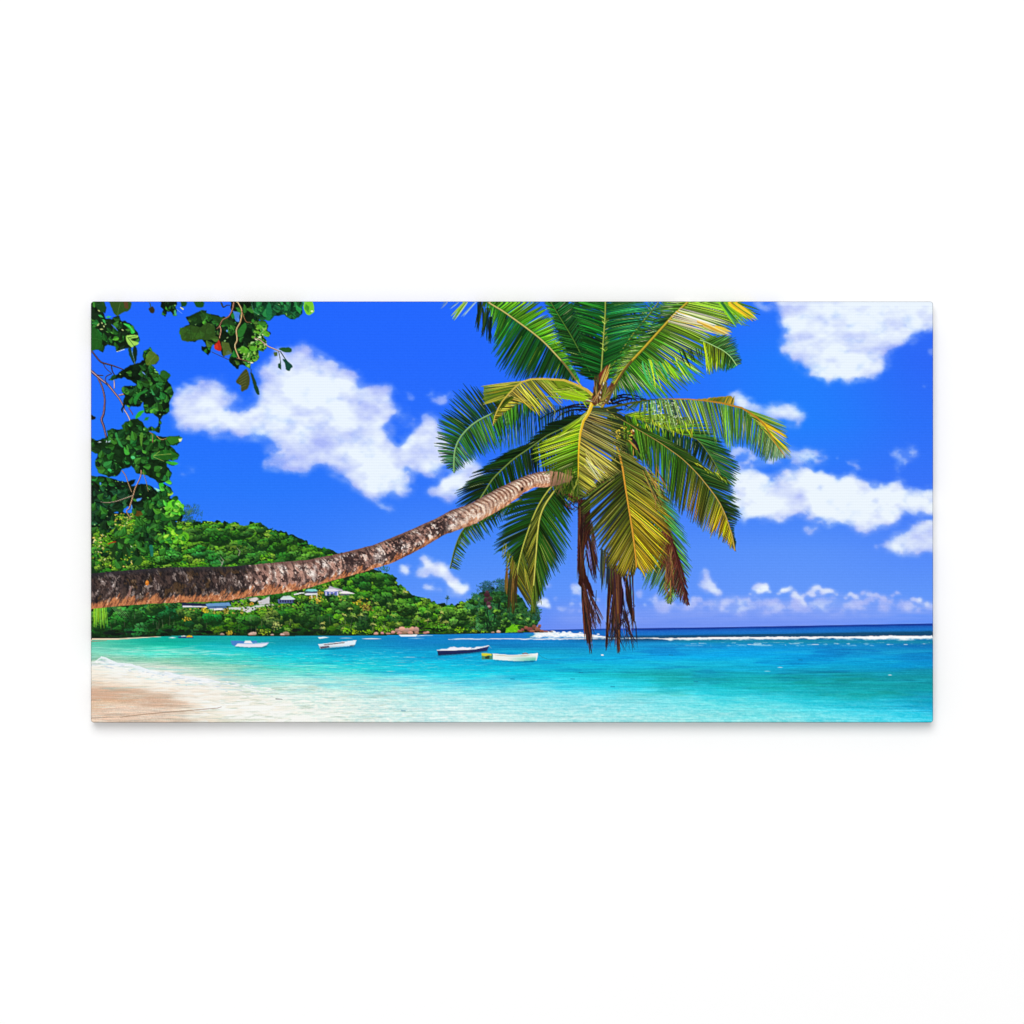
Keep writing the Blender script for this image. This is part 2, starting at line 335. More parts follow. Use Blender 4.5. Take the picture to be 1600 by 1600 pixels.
# pale washed sand between the breaking edge and the bare beach
lo_ = np.interp(gx, [142, 200, 250, 300, 340, 380], [1064, 1070, 1084, 1103, 1118, 1132]); hi_ = np.interp(gx, [142, 200, 260, 320, 420, 520], [1040, 1046, 1060, 1072, 1090, 1112])
kz = sm(-3, 4, gy - hi_ + (fbm(gx / 12, gy / 3, 2, 3) - .5) * 8) * (1 - sm(-8, 6, gy - lo_ + (fbm(gx / 22, gy / 4, 5, 3) - .5) * 16)) * (1 - sm(420, 520, gx))
put(sw, kz * (.45 + .4 * sm(.4, .65, fbm(gx / 18, gy / 3, 13, 4))), np.array([248, 242, 230]) / 255.)
# swash foam over the sand and shallows
fo = fbm(gx / 26, gy / 4.2, 10, 5, .6)
band = np.exp(-((gy - (shore(gx) - 2)) / 16) ** 2) * sm(142, 170, gx) * (1 - sm(400, 520, gx)) + .9 * sm(1078, 1100, gy) * sm(270, 340, gx) * (1 - sm(430, 640, gx))
put(sw, np.clip(sm(.37, .62, fo) * band * .9, 0, 1), np.array([247, 248, 243]) / 255.)
dk = fbm(gx / 22 + gy / 9, gy / 2.6, 14, 4, .6)
put(sw, np.clip(sm(.56, .74, dk) * sm(1060, 1080, gy) * sm(280, 380, gx) * (1 - sm(520, 760, gx)) * .5, 0, 1), np.array([176, 196, 176]) / 255.)
FOAM = part('printed_wave', SEA, 'small breaking wave running onto the beach at the left')
c6 = C((140, 900), 8.889)
def foam_line(top, thick, lab, a=.92, col=(236, 240, 246), rough=2.2):
    t = arr(top); xs = t[:, 0]
    win = window(xs[0], t[:, 1].min() - 6, xs[-1], t[:, 1].max() + max(thick) + 6)
    gx, gy = GX[win], GY[win]
    ty = np.interp(gx, xs, t[:, 1]); th = np.interp(gx, xs, thick)
    v = gy - ty + (fbm(gx / 6, gy / 4, 3, 3) - .5) * rough
    al = sm(-.5, .6, v) * (1 - sm(.45, 1.1, v / np.maximum(th, .1) + (fbm(gx / 9, gy / 3, 8, 3) - .5) * .9)) * a
    put(win, al, np.array(col) / 255., lab, .45)
foam_line(c6([(20,1222),(95,1172),(150,1128),(210,1142),(260,1165),(380,1215),(560,1232),(700,1272),(800,1312),(960,1345),(1010,1350)]), [.4,2,6,9,9,8,8,8,8,8,4], FOAM, .92, (236, 243, 248))
foam_line(c6([(980,1420),(1035,1332),(1080,1340),(1200,1376),(1400,1408),(1600,1436),(1800,1480)]), [3,8,10,9,9,9,3], FOAM, .95, (238, 243, 247))
foam_line([(142, 1041), (170, 1040), (190, 1046), (230, 1052), (260, 1058)], [2, 4, 4, 4, 2], FOAM, .7, (246, 244, 238))
for (y, xa, xb, a) in [(1013.5,150,300,.30),(1019,160,330,.5),(1022,240,360,.45),(1029,150,250,.2),(1036,300,430,.22),(1043,330,470,.25),(1052,400,520,.28),(1058,440,600,.28),(1066,480,640,.25),(1012,300,380,.12)]:
    for q in range(7):
        x = random.uniform(xa, xb); L = random.uniform(14, 50); yy = y + random.uniform(-2.4, 2.4)
        stroke([(x - L / 2, yy + random.uniform(-.5, .5)), (x, yy), (x + L / 2, yy + random.uniform(-.5, .5))], [.1, .9, .1], (206, 244, 232), None, a)
for k in range(170):                                     # lace and grey-lilac hollows of the swash
    x = random.uniform(144, 430); y = np.interp(x, [142, 150, 200, 260, 330, 430], [1030, 1029, 1040, 1052, 1060, 1076]) + abs(random.gauss(0, 7)) + 2
    L = random.uniform(3, 16)
    stroke([(x - L / 2, y + random.uniform(-.8, .8)), (x, y), (x + L / 2, y + L * .08)], [.2, random.uniform(.5, 1.3), .2], random.choice([(250,251,252),(244,247,250),(196,208,222),(206,222,226),(252,250,244)]), None, .6)
# twig and its shadow line on the sand
stroke([(186, 1122), (230, 1117), (290, 1112), (338, 1108), (345, 1106)], [.4, .6, .6, .5, .3], (150, 118, 96), None, .8)
stroke([(142, 1123.5), (156, 1123), (172, 1122)], [.5, .5, .2], (140, 112, 92), None, .8)
stroke([(430, 1093.5), (440, 1094)], [.6, .5], (90, 90, 84), None, .8)
for x, y in [(908,1052),(1049,1024.5),(895,1062),(801,1062),(958,1074),(630,1112),(1088,1066),(1252,1032)]:
    stroke([(x - 3, y), (x + 3, y + .3)], [.8, .6], (20, 110, 150), None, .55)
# the reef breakers
BRK = part('printed_wave', SEA, 'long white breaker on the reef at the right edge')
foam_line([(1020,997.5),(1050,998),(1120,996.5),(1200,996),(1260,995.5),(1330,995.4),(1376,994.4),(1400,994),(1440,994.6),(1458,994)], [1.6,3.6,4.6,5,4.5,5.5,7,7.5,7,7.5], BRK, 1, (250, 251, 253), 1.6)
foam_line([(700,999.5),(745,998.8),(790,998.6),(850,998.8),(900,998.6),(960,998),(1024,997.6)], [.8,1.8,1.5,1.8,1.6,1.2,1.4], BRK, .9, (240, 247, 252), 1.)
BR2 = part('printed_wave', SEA, 'high white burst of surf right of the headland')
foam_line([(828,997),(836,992.5),(850,990.5),(858,991),(866,988.5),(874,990.5),(884,989.5),(900,990.5),(915,991.5),(935,993.5),(948,996)], [1,5,8,8,10,8.5,9,8,7.5,5,2], BR2, 1, (250, 251, 253), 2.)
for k in range(150):
    x = 836 + abs(random.gauss(0, .5)) * 66
    if x > 948: continue
    dab(x, np.interp(x, [836, 866, 900, 948], [991, 989.5, 991, 995]) + random.uniform(-2.2, 5), random.uniform(1, 3.2), random.uniform(.5, 1.4), 0, random.choice([(252,252,254),(240,246,252),(214,232,244)]), BR2, .85)
w = window(815, 988, 842, 1000)
put(w, .55 * np.exp(-((GX[w] - 829) / 7) ** 2 - ((GY[w] - 994) / 3.5) ** 2), np.array([30, 150, 160]) / 255.)
w = window(1020, 999, 1458, 1016)
gx, gy = GX[w], GY[w]
put(w, sm(1030, 1080, gx) * np.exp(-((gy - 1003.5 - (gx - 1250) * .003) / 2.4) ** 2) * .75, np.array([24, 140, 168]) / 255.)
fl = sm(.56, .72, fbm(gx / 9, gy / 1.6, 5, 3)) * sm(1030, 1100, gx) * np.exp(-((gy - 1007.5) / 2.6) ** 2)
put(w, fl * .75, np.array([200, 230, 245]) / 255.)
for (x, y, L, a) in [(580,999,30,.8),(650,998.6,26,.5),(720,999.2,26,.7),(735,999.3,14,.9),(540,998,20,.5),(268,997.5,12,.9),(505,997,10,.6),(1220,1044,8,.6),(1392,1056,6,.7),(1200,1050,10,.4)]:
    stroke([(x - L / 2, y), (x, y - .2), (x + L / 2, y)], [.2, .8, .2], (222, 240, 246), None, a)
# ------------------------------------------------------------------ far wooded headland
HILL = part('printed_hillside', None, 'green wooded headland behind the bay with a long dark shoreline')
c5 = C((460, 790), 4.5714); c4 = C((130, 790), 4.5714)
hill = ([(130, 800), (230, 800), (262, 812)] + c4([(700,112),(750,100),(850,112),(950,106),(1020,122),(1080,118),(1150,140),(1200,114),(1290,128),(1316,166),(1380,172),(1430,186),(1500,214),(1600,262)])
        + c5([(90,274),(180,300),(250,310),(332,344)]) + [(545, 868), (575, 886)] + c5([(600,468),(640,480),(700,492),(724,520),(734,562),(780,582),(850,640),(900,650),(1000,690),(1030,702),(1100,706),(1140,712),(1200,684),(1240,690),(1262,650),(1330,630),(1352,590),(1400,572),(1440,600),(1480,556),(1516,575)])
        + [(800, 915), (815, 935), (826, 956), (836, 950), (845, 962), (842, 974), (838, 980), (847, 986), (850, 989)]
        + c5([(1600,914),(1300,918),(880,926),(700,931),(400,934),(0,936)]) + [(420, 995), (283, 994), (217, 997), (142, 1000), (130, 1000)])
hwin = window(142, 775, 860, 1002)
HM = np.zeros((H, W), np.float32)
HM[hwin] = np.where(GY[hwin] < 975, pmask(hill, hwin, 2.6, 4, 3), pmask(hill, hwin))
put(hwin, HM[hwin], np.array([22, 46, 24]) / 255., HILL)
tone = fbm(GX[hwin] / 7, GY[hwin] / 5, 3, 4) - .5
IMG[hwin] = np.clip(IMG[hwin] + (HM[hwin] * tone * .16)[..., None] * np.array([.6, 1, .5]), 0, 1)
def hill_top(x):
    p = arr(hill[:hill.index((847, 986))]); return np.interp(x, p[:, 0], p[:, 1])
def clump(x, y, r, lit, n, flat=.75, clip=HM, dark=(20, 48, 22), size=1.):
    """one tree crown: shaded mass, then leaf dabs that brighten towards the upper left"""
    dab(x, y + r * .22, r * 1.05, r * flat * 1.05, 0, jit(dark, .2, 3), None, .8, clip)
    L = []
    for k in range(n):
        a = random.uniform(0, 2 * math.pi); q = math.sqrt(random.random())
        dx, dy = q * math.cos(a), q * math.sin(a)
        L.append((dy, dx))
    L.sort(reverse=True)
    for dy, dx in L:
        b = .56 - .62 * dy - .3 * dx + random.uniform(-.2, .2)
        b = min(max(b, 0), 1.15)
        c = [dark[k] + (lit[k] * .95 - dark[k]) * b for k in range(3)]
        dab(x + dx * r, y + dy * r * flat, random.uniform(1.1, 2.5) * size, random.uniform(.8, 1.6) * size, random.uniform(-.6, .6), jit(c, .08, 5), None, .8, clip)
GREENS = [(104,180,36),(76,158,36),(126,184,44),(60,140,36),(84,160,56),(136,182,58),(46,124,42),(92,170,30)]
pts = []
y = 812
while y < 992:
    step = 8.5 + (y - 812) * .022
    x = 146 + random.uniform(0, 9)
    while x < 846:
        pts.append((x + random.uniform(-4, 4), y + random.uniform(-3.5, 3.5))); x += step * 1.35
    y += step * .72
pts.sort(key=lambda p: p[1])
for x, y in pts:
    if y < hill_top(x) + 2.5 or not (142 <= x <= 850): continue
    if x > 790 and y > 972 + (850 - x) * .2: continue
    right = x > 745
    r = random.choice([6, 7, 8, 9, 11, 14])
    lit = random.choice(GREENS)
    if right: lit = random.choice([(50,112,54),(40,96,52),(64,124,56),(34,84,50)]); r *= .95
    elif x < 330 and y > 930: lit = random.choice([(66,150,50),(50,132,48),(92,160,60),(40,120,60),(56,140,70)])
    if y > 972: lit = tuple(c * .72 for c in lit)
    clump(x, y, r, lit, int(16 + r * 3.6), size=.9 + .1 * (y > 930))
big = []
for k in range(120):
    x = random.uniform(250, 740); y = random.uniform(818, 945)
    if y > hill_top(x) + 6 and not (425 < x < 560 and 912 < y < 942): big.append((y, x))
for y, x in sorted(big):
    r = random.uniform(9, 17); col = random.choice([(84,160,40),(64,140,40),(110,176,48),(54,124,44),(96,170,60),(130,180,60)])
    dab(x, y + r * .42, r * 1.0, r * .34, 0, (10, 30, 16), None, .55, HM)
    clump(x, y, r, jit(col, .1, 6), int(r * 4.2), flat=.5, size=1.05)
# umbrella-crowned trees over the trunk
for (x, y, r, col) in [(322,832,22,(66,136,40)),(352,838,26,(60,128,38)),(395,838,22,(92,152,46)),(418,852,20,(70,140,40)),(440,846,22,(76,146,42)),(462,862,20,(90,156,44)),(486,866,18,(96,160,46)),(372,858,24,(110,158,58)),(356,872,20,(84,150,50)),(392,874,22,(80,160,52)),(330,870,18,(54,150,56)),(300,836,18,(84,140,48)),(300,862,18,(60,160,60)),(270,866,20,(70,160,58)),(412,824,14,(40,96,40)),(384,830,13,(64,124,40)),
                       (440,874,18,(60,130,42)),(470,880,14,(84,150,44)),(346,886,20,(50,130,50)),(404,886,18,(60,150,48))]:
    for q in range(3):
        clump(x + random.uniform(-r, r) * .5, y - 5 + q * 5, r * random.uniform(.5, .72), jit(col, .15, 10), 46, .42)
for (x, y) in [(344,880),(346,876),(372,862)]:
    stroke([(x, y + 6), (x + 2, y), (x - 3, y - 6)], [.7, .6, .3], (150, 150, 130), None, .8, HM)
# broad-crowned shore trees
for (x, y, r, col) in [(332,970,17,(40,160,60)),(392,968,16,(70,150,50)),(428,964,18,(112,150,64)),(478,962,22,(58,128,46)),(500,974,18,(50,116,44)),(556,958,20,(64,126,42)),(570,974,17,(50,108,42)),(536,944,15,(80,140,50)),(600,930,18,(84,158,46)),(634,946,18,(92,164,48)),(668,958,16,(84,160,44)),(700,958,17,(100,170,52)),(722,966,18,(104,176,56)),
                       (230,966,22,(56,150,60)),(205,958,20,(70,150,58)),(178,978,18,(52,140,48)),(262,960,20,(40,130,64)),(290,962,16,(96,140,56)),(240,946,16,(92,170,52)),(160,985,16,(50,130,46)),(215,984,18,(60,150,64)),(615,905,14,(56,126,40)),(590,908,14,(70,140,44)),(640,920,13,(90,150,44))]:
    for q in range(4):
        clump(x + random.uniform(-r, r) * .55, y + random.uniform(-.4, .5) * r, r * random.uniform(.5, .7), jit(col, .12, 9), 52, .7)
# dark hollows under the crowns along the water
for k in range(90):
    x = random.uniform(145, 840)
    dab(x, np.interp(x, [142, 850], [992, 985]) + random.uniform(-5, 3), random.uniform(3, 9), random.uniform(1.2, 3), 0, jit((18, 28, 22), .3, 6), None, .75, HM)
# small coconut palms among the trees: starbursts of pale strokes
for k in range(46):
    x = random.uniform(500, 745); y = random.uniform(925, 984)
    if y < hill_top(x) + 6: continue
    col = random.choice([(150,180,70),(120,170,60),(170,180,90),(100,150,50)])
    for q in range(9):
        a = -math.pi / 2 + random.uniform(-1.9, 1.9); L = random.uniform(3, 6.5)
        stroke([(x, y), (x + math.cos(a) * L * .6, y + math.sin(a) * L * .6), (x + math.cos(a) * L, y + math.sin(a) * L * .6 + 1.8)], [.5, .5, .15], jit(col, .15, 12), None, .8, HM)
    stroke([(x, y), (x + random.uniform(-1, 1), y + 6)], [.4, .4], (96, 96, 70), None, .6, HM)
# bright bushes at the water, yellow flowering shrubs, a lawn
for (x, y, r, col) in [(540,986,6,(120,190,30)),(556,988,5,(150,190,30)),(574,988,6,(120,180,30)),(595,984,7,(130,190,30)),(604,986,5,(110,180,30)),(720,985,7,(130,190,30)),(740,987,5,(150,190,40)),(755,986,5,(120,180,40)),(690,980,8,(90,170,40)),(675,978,6,(90,160,40)),(356,990,6,(190,170,50)),(410,988,7,(150,180,50)),(450,985,6,(120,170,60)),(432,978,7,(170,180,100)),(320,954,6,(200,180,40)),(352,956,6,(170,160,60)),(290,968,5,(190,170,50)),(318,952,4,(240,210,50)),(372,948,7,(150,190,50)),(388,946,5,(120,160,40)),(392,944,3,(220,170,60)),(404,952,6,(160,180,60)),(560,942,6,(210,190,50)),(568,948,7,(190,170,60)),(574,952,6,(150,120,60)),(500,928,4,(200,170,60)),(496,938,5,(220,180,60)),(486,934,4,(180,160,60)),(470,960,5,(90,150,50))]:
    for k in range(int(10 + r * 3)):
        dab(x + random.gauss(0, .62) * r, y + random.gauss(0, .42) * r, random.uniform(.8, 1.8), random.uniform(.6, 1.2), random.uniform(-.6, .6), jit(np.array(col) * random.choice([.45, .8, 1, 1]), .12, 6), None, .85, HM)
poly([(788,990),(794,980),(800,974),(806,977),(814,984),(820,988)], (104, 184, 24), None, 1, .8, 3, clip=HM)
for k in range(40): dab(random.uniform(790, 816), random.uniform(978, 989), 1.6, .8, 0, jit((110,190,30), .2, 12), None, .8, HM)
# pale trunks in the dark shore wood
for k in range(46):
    x = random.uniform(150, 830); y = random.uniform(962, 986); L = random.uniform(5, 14)
    stroke([(x, y + L * .5), (x + random.uniform(-2, 2), y - L * .5)], [.45, .3], jit((120, 118, 96), .2, 8), None, .5, HM)
# strappy young palm at the left edge
for k in range(14):
    x = 144 + k * 1.6 + random.uniform(-.5, .5)
    stroke([(x + 1 - k * .15, 950), (x + .3, 964), (x + k * .12, 975 + random.uniform(0, 9))], [.7, .7, .2], jit((140, 200, 50), .2, 14), None, .85)
for k in range(6): stroke([(172 + k * 2, 948), (180 + k * 3, 958), (186 + k * 3, 966)], [.3, .4, .1], (140, 190, 110), None, .6)
# feathery casuarina trees standing above the skyline
def feather(x, y, w, h, col, n, lab=None):
    for k in range(n):
        bx = x + random.gauss(0, .45) * w; by = y + random.uniform(-.5, .5) * h
        for q in range(3):
            a = random.uniform(-2.6, -.4)
            stroke([(bx, by), (bx + math.cos(a) * random.uniform(2, 5), by + math.sin(a) * random.uniform(2, 5))], [.5, .2], jit(col, .2, 10), lab, .6)
TREE = part('printed_tree', HILL, 'feathery blue-green tree rising above the wooded skyline at the left')
feather(298, 802, 17, 26, (44, 96, 130), 90, TREE); feather(290, 808, 12, 18, (40, 86, 110), 50, TREE); feather(294, 798, 8, 16, (70, 116, 90), 22, TREE)
feather(596, 890, 12, 10, (50, 110, 90), 20, TREE)
TREE2 = part('printed_tree', HILL, 'feathery dark trees on top of the far end of the headland')
for (x, y, w, h, col, n) in [(760,918,12,16,(42,90,104),80),(784,916,14,18,(46,94,100),90),(745,942,13,28,(46,104,72),90),(768,952,15,38,(44,98,58),110),(792,962,14,38,(40,84,48),90),(735,950,8,16,(60,124,70),34),(838,960,8,22,(42,84,66),60),(826,966,10,22,(48,92,50),50),(812,958,13,34,(50,96,46),80),(760,970,14,22,(58,128,56),54),(748,976,10,22,(66,126,70),40)]:
    feather(x, y, w, h, col, n, TREE2)
    for k in range(n // 2): dab(x + random.gauss(0, .5) * w, y + random.uniform(-.45, .5) * h, 1.8, 1.1, random.uniform(-.5, .5), jit(col, .3, 12), TREE2, .7)
for k in range(70):                                      # sunlit sprays and dark gaps that part the trees of the point
    x, y = random.uniform(735, 845), random.uniform(930, 982)
    if y < hill_top(x) + 4: continue
    if k % 3 == 0: stroke([(x, y - 6), (x + random.uniform(-2, 2), y), (x + random.uniform(-2, 2), y + 7)], [.4, 1.4, .5], (16, 34, 24), TREE2, .75)
    else: clump(x, y, random.uniform(3, 6.5), jit(random.choice([(90,160,54),(70,140,50),(110,170,60),(60,120,56)]), .1, 8), 12, .8)
# lone palm on the ridge
LP = part('printed_tree', HILL, 'lone little palm standing up from the ridge')
stroke([(697.3, 948), (698.2, 940), (698.6, 935)], [.5, .45, .4], (60, 90, 110), LP, .9)
for k in range(14):
    a = random.uniform(0, 6.28); stroke([(698.6, 935), (698.6 + 3.4 * math.cos(a), 934.6 + 3.8 * math.sin(a))], [.8, .3], jit((50, 86, 84), .2, 8), LP, .8)
# rocks
def rocks(lab, lst, base):
    for (x, y, rx, ry) in lst:
        p = [(x + rx * math.cos(a) * random.uniform(.8, 1.1), y + ry * math.sin(a) * random.uniform(.75, 1.1)) for a in np.linspace(0, 6.28, 9)[:-1]]
        c = jit(base, .18, 8)
        poly(p, lambda gx, gy, c=c, y=y, ry=ry: np.array(c, np.float32) * (1.12 - .42 * np.clip((gy - y + ry) / (2 * ry), 0, 1))[..., None], lab, 1, .4, 2)
        stroke([(x - rx * .7, y + ry * .75), (x + rx * .7, y + ry * .8)], [.35, .35], (60, 40, 36), lab, .8)
RK = part('printed_boulder', HILL, 'group of pinkish granite boulders at the waterline below the headland')
rocks(RK, [(614,989,4,3),(621,986,5,4),(628,984,6,5),(636,986,6,5),(643,984,5,4.5),(650,985,5,5),(632,990,5,3),(641,990,5,3),(651,990,4,3),(624,990,5,3),(606,991,4,2),(587,991,4,2.6),(597,990,3,2.4),(664,990,4,2.4),(668,989,3,2)], (196, 146, 130))
RK2 = part('printed_boulder', HILL, 'reddish boulders at the outer tip of the headland')
rocks(RK2, [(816,985,3.5,3),(822,982,4,3),(828,984,5,4),(835,981,4.5,4.5),(840,984,5,4.5),(846,987,4,2.6),(832,987,5,2.4),(812,987,4,2),(843,979,3,3),(853,987.6,5,1.2),(861,987.8,4,.7)], (150, 92, 78))
RK3 = part('printed_boulder', HILL, 'small pale boulders among the shore bushes left of the boats')
rocks(RK3, [(395,991,6,3.4),(390,992,4,2.4),(446,991,6.5,4.4),(440,993,4,2.4),(346,992,4,2),(424,993,3,1.6),(779,988,4,2.4),(770,989,3,1.6)], (196, 160, 146))
RK4 = part('printed_boulder', HILL, 'dark maroon rock face high on the far end of the headland')
rocks(RK4, [(761,930,5,4),(765,936,4,4),(759,938,4,4),(763,944,4.5,4),(766,950,3,3),(761,926,3,3)], (84, 52, 62))
dab(764, 948, 2.4, 2, 0, (180, 150, 150), RK4, .8)
# houses on the slope
c3 = C((300, 790), 6.6667)
HS = part('printed_house', HILL, 'long low house with a blue roof, half hidden under the trunk')
poly([(283,942.5),(318,944),(330,945),(360,941),(361,946),(330,948.5),(283,949)], (34, 40, 70), HS)
poly([(320,944),(357,942),(360,947.5),(322,948.5)], (104, 150, 196), HS)
poly([(284,946.8),(322,948),(322,949.6),(284,949.6)], (216, 214, 228), HS)
poly([(322,948.4),(352,947.6),(354,951),(324,952.5)], (70, 104, 150), HS)
poly([(326,951.6),(346,951),(350,953.5),(328,954.6)], (226, 226, 236), HS)
W2 = part('printed_house', HILL, 'row of white terrace walls stepping up under the trunk')
for p in [[(356,950),(372,949.5),(392,949),(400,946.5),(412,944.5),(412,948),(402,950),(396,954),(384,956),(372,953.5),(356,953)],[(388,936.5),(400,933),(404,937),(396,941),(390,940)],[(402,940),(414,936),(420,931.5),(421,944),(404,945)],[(414,946.5),(426,944),(430,947),(416,948.4)],[(380,953),(390,952),(392,957),(384,958)]]:
    poly(p, jit((206, 202, 200), .06, 6), W2, 1, .7, 3)
for k in range(24): dab(random.uniform(362, 424), random.uniform(934, 955), 1.6, .8, 0, jit(random.choice([(150,136,134),(96,120,70),(120,116,130),(180,160,140)]), .2, 10), None, .8)
H3 = part('printed_house', HILL, 'house with a broad pale teal hipped roof and dark windows')
poly([(433,937),(458,936),(457.5,943),(434,943.5)], (86, 100, 150), H3)
for x in range(436, 457, 4): poly([(x,938.5),(x + 2.4,938.4),(x + 2.4,942),(x,942.2)], (40, 46, 70), H3)
poly([(436.5,936.5),(442,932),(452,931.5),(461,936.5),(452,937.6),(438,937.4)], (198, 216, 214), H3)
stroke([(438,937),(460,936.6)], [.4,.4], (240,244,244), H3)
H4 = part('printed_house', HILL, 'house on stilts with a flat turquoise roof')
poly([(475.5,924),(496,924),(496,929),(476,930)], (70, 84, 110), H4)
poly([(475,927.8),(497,927.4),(497,930),(476,930.6)], (226, 226, 232), H4)
poly([(476,923.6),(481,921),(492,921),(497,924),(486,925)], (128, 206, 200), H4)
for x in (485.5, 493.5): poly([(x,930),(x + 1.6,930),(x + 1.8,936),(x + .4,936)], (216, 212, 204), H4)
H5 = part('printed_house', HILL, 'white house with a steep grey gable behind its wide roof')
poly([(512,921),(514.5,915.5),(521,918.5),(534,921.5),(536,925),(516,924)], (176, 172, 184), H5)
poly([(506,924),(528,924),(528,931),(507,931)], (96, 110, 180), H5)
poly([(504.5,924),(512,920.6),(522,920.6),(530,924),(518,925.4)], (228, 222, 232), H5)
for x in (508, 514, 520, 526): poly([(x,925.5),(x + 1.6,925.5),(x + 1.6,931),(x,931)], (226, 226, 240), H5)
H6 = part('printed_house', HILL, 'small house with a low white roof, rightmost on the slope')
poly([(527,927.5),(536,924),(542,924.5),(555,928.2),(546,928.4),(540,928.8)], (236, 228, 232), H6)
poly([(531,928.6),(546,928.6),(545,931),(531,931)], (100, 96, 120), H6)
stroke([(459,929.5),(468,927.6),(474,927)], [.9,1.1,.9], (226,222,226), W2)
for (x, y, r, col) in [(500,926,4,(190,170,60)),(502,932,4,(60,120,40)),(517,931,4,(40,90,40)),(496,936,4,(230,190,70)),(471,931,4,(80,130,50)),(540,933,5,(70,140,50)),(523,934,4,(70,130,50)),(428,938,5,(40,90,40)),(424,949,5,(90,150,50)),(444,947,5,(80,130,44)),(466,938,5,(70,140,50))]:
    for k in range(int(8 + r * 3)):
        dab(x + random.gauss(0, .55) * r, y + random.gauss(0, .45) * r, random.uniform(.8, 1.7), random.uniform(.6, 1.2), random.uniform(-.6, .6), jit(np.array(col) * random.choice([.45, .8, 1]), .12, 6), None, .85, HM)
for k in range(150):                                     # greenery closing in on the houses
    x = random.uniform(286, 552); y = np.interp(x, [286, 360, 420, 460, 500, 552], [951, 955, 948, 945, 936, 932]) + random.uniform(-1.5, 6)
    dab(x, y, random.uniform(1, 2.6), random.uniform(.8, 1.6), random.uniform(-.6, .6), jit(random.choice([(60,130,44),(90,150,50),(30,70,34),(120,160,60),(24,54,28),(170,160,70)]), .15, 8), None, .85, HM)
# shore line: dark foot of the wood, pale sand on the left
stroke([(142, 999.4), (180, 999.6), (217, 997.4), (250, 995.6)], [1.2, 1, .7, .3], (226, 206, 176), BEACH, .95)
stroke([(142, 1003), (165, 1002)], [.9, .4], (150, 130, 104), BEACH, .8)
stroke([(142, 997.6), (217, 995.6), (283, 993.4), (420, 994.2), (540, 993.6), (613, 992.6), (700, 991.8), (850, 988.6)], [.9,.8,.7,.7,.7,.5,.5,.3], (26, 40, 36), None, .7)
# ------------------------------------------------------------------ boats
c8 = C((660, 880), 8.0); c7 = C((480, 870), 7.2727)
BT = part('printed_boat', None, 'navy blue rowing boat moored in the middle of the bay')
poly(c8([(180,1162),(190,1155),(400,1145),(600,1125),(820,1108),(812,1120),(600,1142),(400,1162),(200,1172)]), (16, 96, 130), None, .7, soft=.6)
poly(c8([(182,1098),(400,1092),(650,1080),(830,1040),(824,1070),(805,1105),(600,1130),(400,1148),(195,1160)]), lambda gx, gy: np.array((36, 50, 100), np.float32) * (1.1 - .3 * np.clip((gy - 1012) / 12, 0, 1))[..., None], BT)
poly(c8([(186,1096),(240,1080),(300,1082),(345,1058),(400,1052),(440,1066),(500,1056),(560,1064),(610,1058),(640,1072),(680,1050),(740,1052),(828,1036),(812,1052),(660,1082),(400,1096),(240,1100)]), (226, 230, 244), BT)
stroke(c8([(182,1098),(400,1094),(650,1082),(740,1062),(830,1038)]), [.55,.5,.55,.5,.5], (238, 240, 248), BT)
stroke(c8([(612,1070),(645,1058),(660,1052)]), [.5,.6,.2], (60, 110, 170), BT)
stroke(c8([(828,1038),(850,1062),(862,1070)]), [.3,.25,.2], (170, 190, 190), BT, .8)
B2 = part('printed_boat', None, 'white and pale green open boat with a yellow stern, nearest of the boats')
poly(c8([(880,1222),(1180,1238),(1420,1226),(1390,1242),(1200,1246),(900,1228)]), (14, 84, 110), None, .8, soft=.5)
poly(c8([(738,1150),(880,1140),(880,1214),(742,1210)]), (74, 140, 110), B2)
poly(c8([(780,1168),(840,1166),(836,1206),(786,1206)]), (46, 66, 50), B2)
poly(c8([(738,1134),(800,1132),(866,1142),(866,1164),(820,1160),(790,1172),(740,1164)]), (206, 206, 60), B2)
poly(c8([(878,1140),(1100,1158),(1290,1150),(1440,1136),(1436,1170),(1422,1222),(1200,1234),(1000,1222),(880,1212)]), lambda gx, gy: np.array((232, 240, 236), np.float32) - np.clip((gx - 792) / 40, 0, 1)[..., None] * np.clip((gy - 1026) / 5, 0, 1)[..., None] * np.array((120, 40, 60), np.float32), B2)
poly(c8([(892,1152),(1100,1166),(1290,1160),(1380,1152),(1300,1170),(1100,1174),(940,1164)]), (176, 170, 140), B2, .8)
stroke(c8([(878,1142),(1100,1160),(1290,1152),(1440,1138)]), [.5,.4,.4,.5], (244, 248, 246), B2)
stroke(c8([(1250,1142),(1290,1132),(1320,1142)]), [.6,.8,.5], (150, 120, 80), B2)
stroke(c8([(1440,1140),(1434,1180),(1420,1224)]), [.5,.7,.5], (244, 246, 244), B2)
stroke(c8([(1452,1144),(1490,1180),(1560,1206),(1640,1206)]), [.25,.3,.3,.2], (40, 110, 120), None, .7)
stroke(c8([(1640,1206),(1760,1196),(1830,1180)]), [.25,.25,.1], (60, 150, 150), None, .5)
stroke(c8([(735,1150),(660,1185),(520,1205)]), [.25,.25,.2], (40, 110, 120), None, .6)
B3 = part('printed_boat', None, 'white open boat with a brown inside, its bow lifted to the right')
poly(c7([(130,1050),(260,1048),(420,1036),(540,1012),(530,1030),(300,1060),(140,1062)]), (14, 84, 110), None, .7, soft=.5)
poly(c7([(122,1004),(300,985),(430,972),(552,958),(545,990),(530,1016),(420,1026),(250,1040),(140,1050)]), lambda gx, gy: np.array((206, 222, 232), np.float32) * (1.06 - .2 * np.clip((gy - 1008) / 5, 0, 1))[..., None], B3)
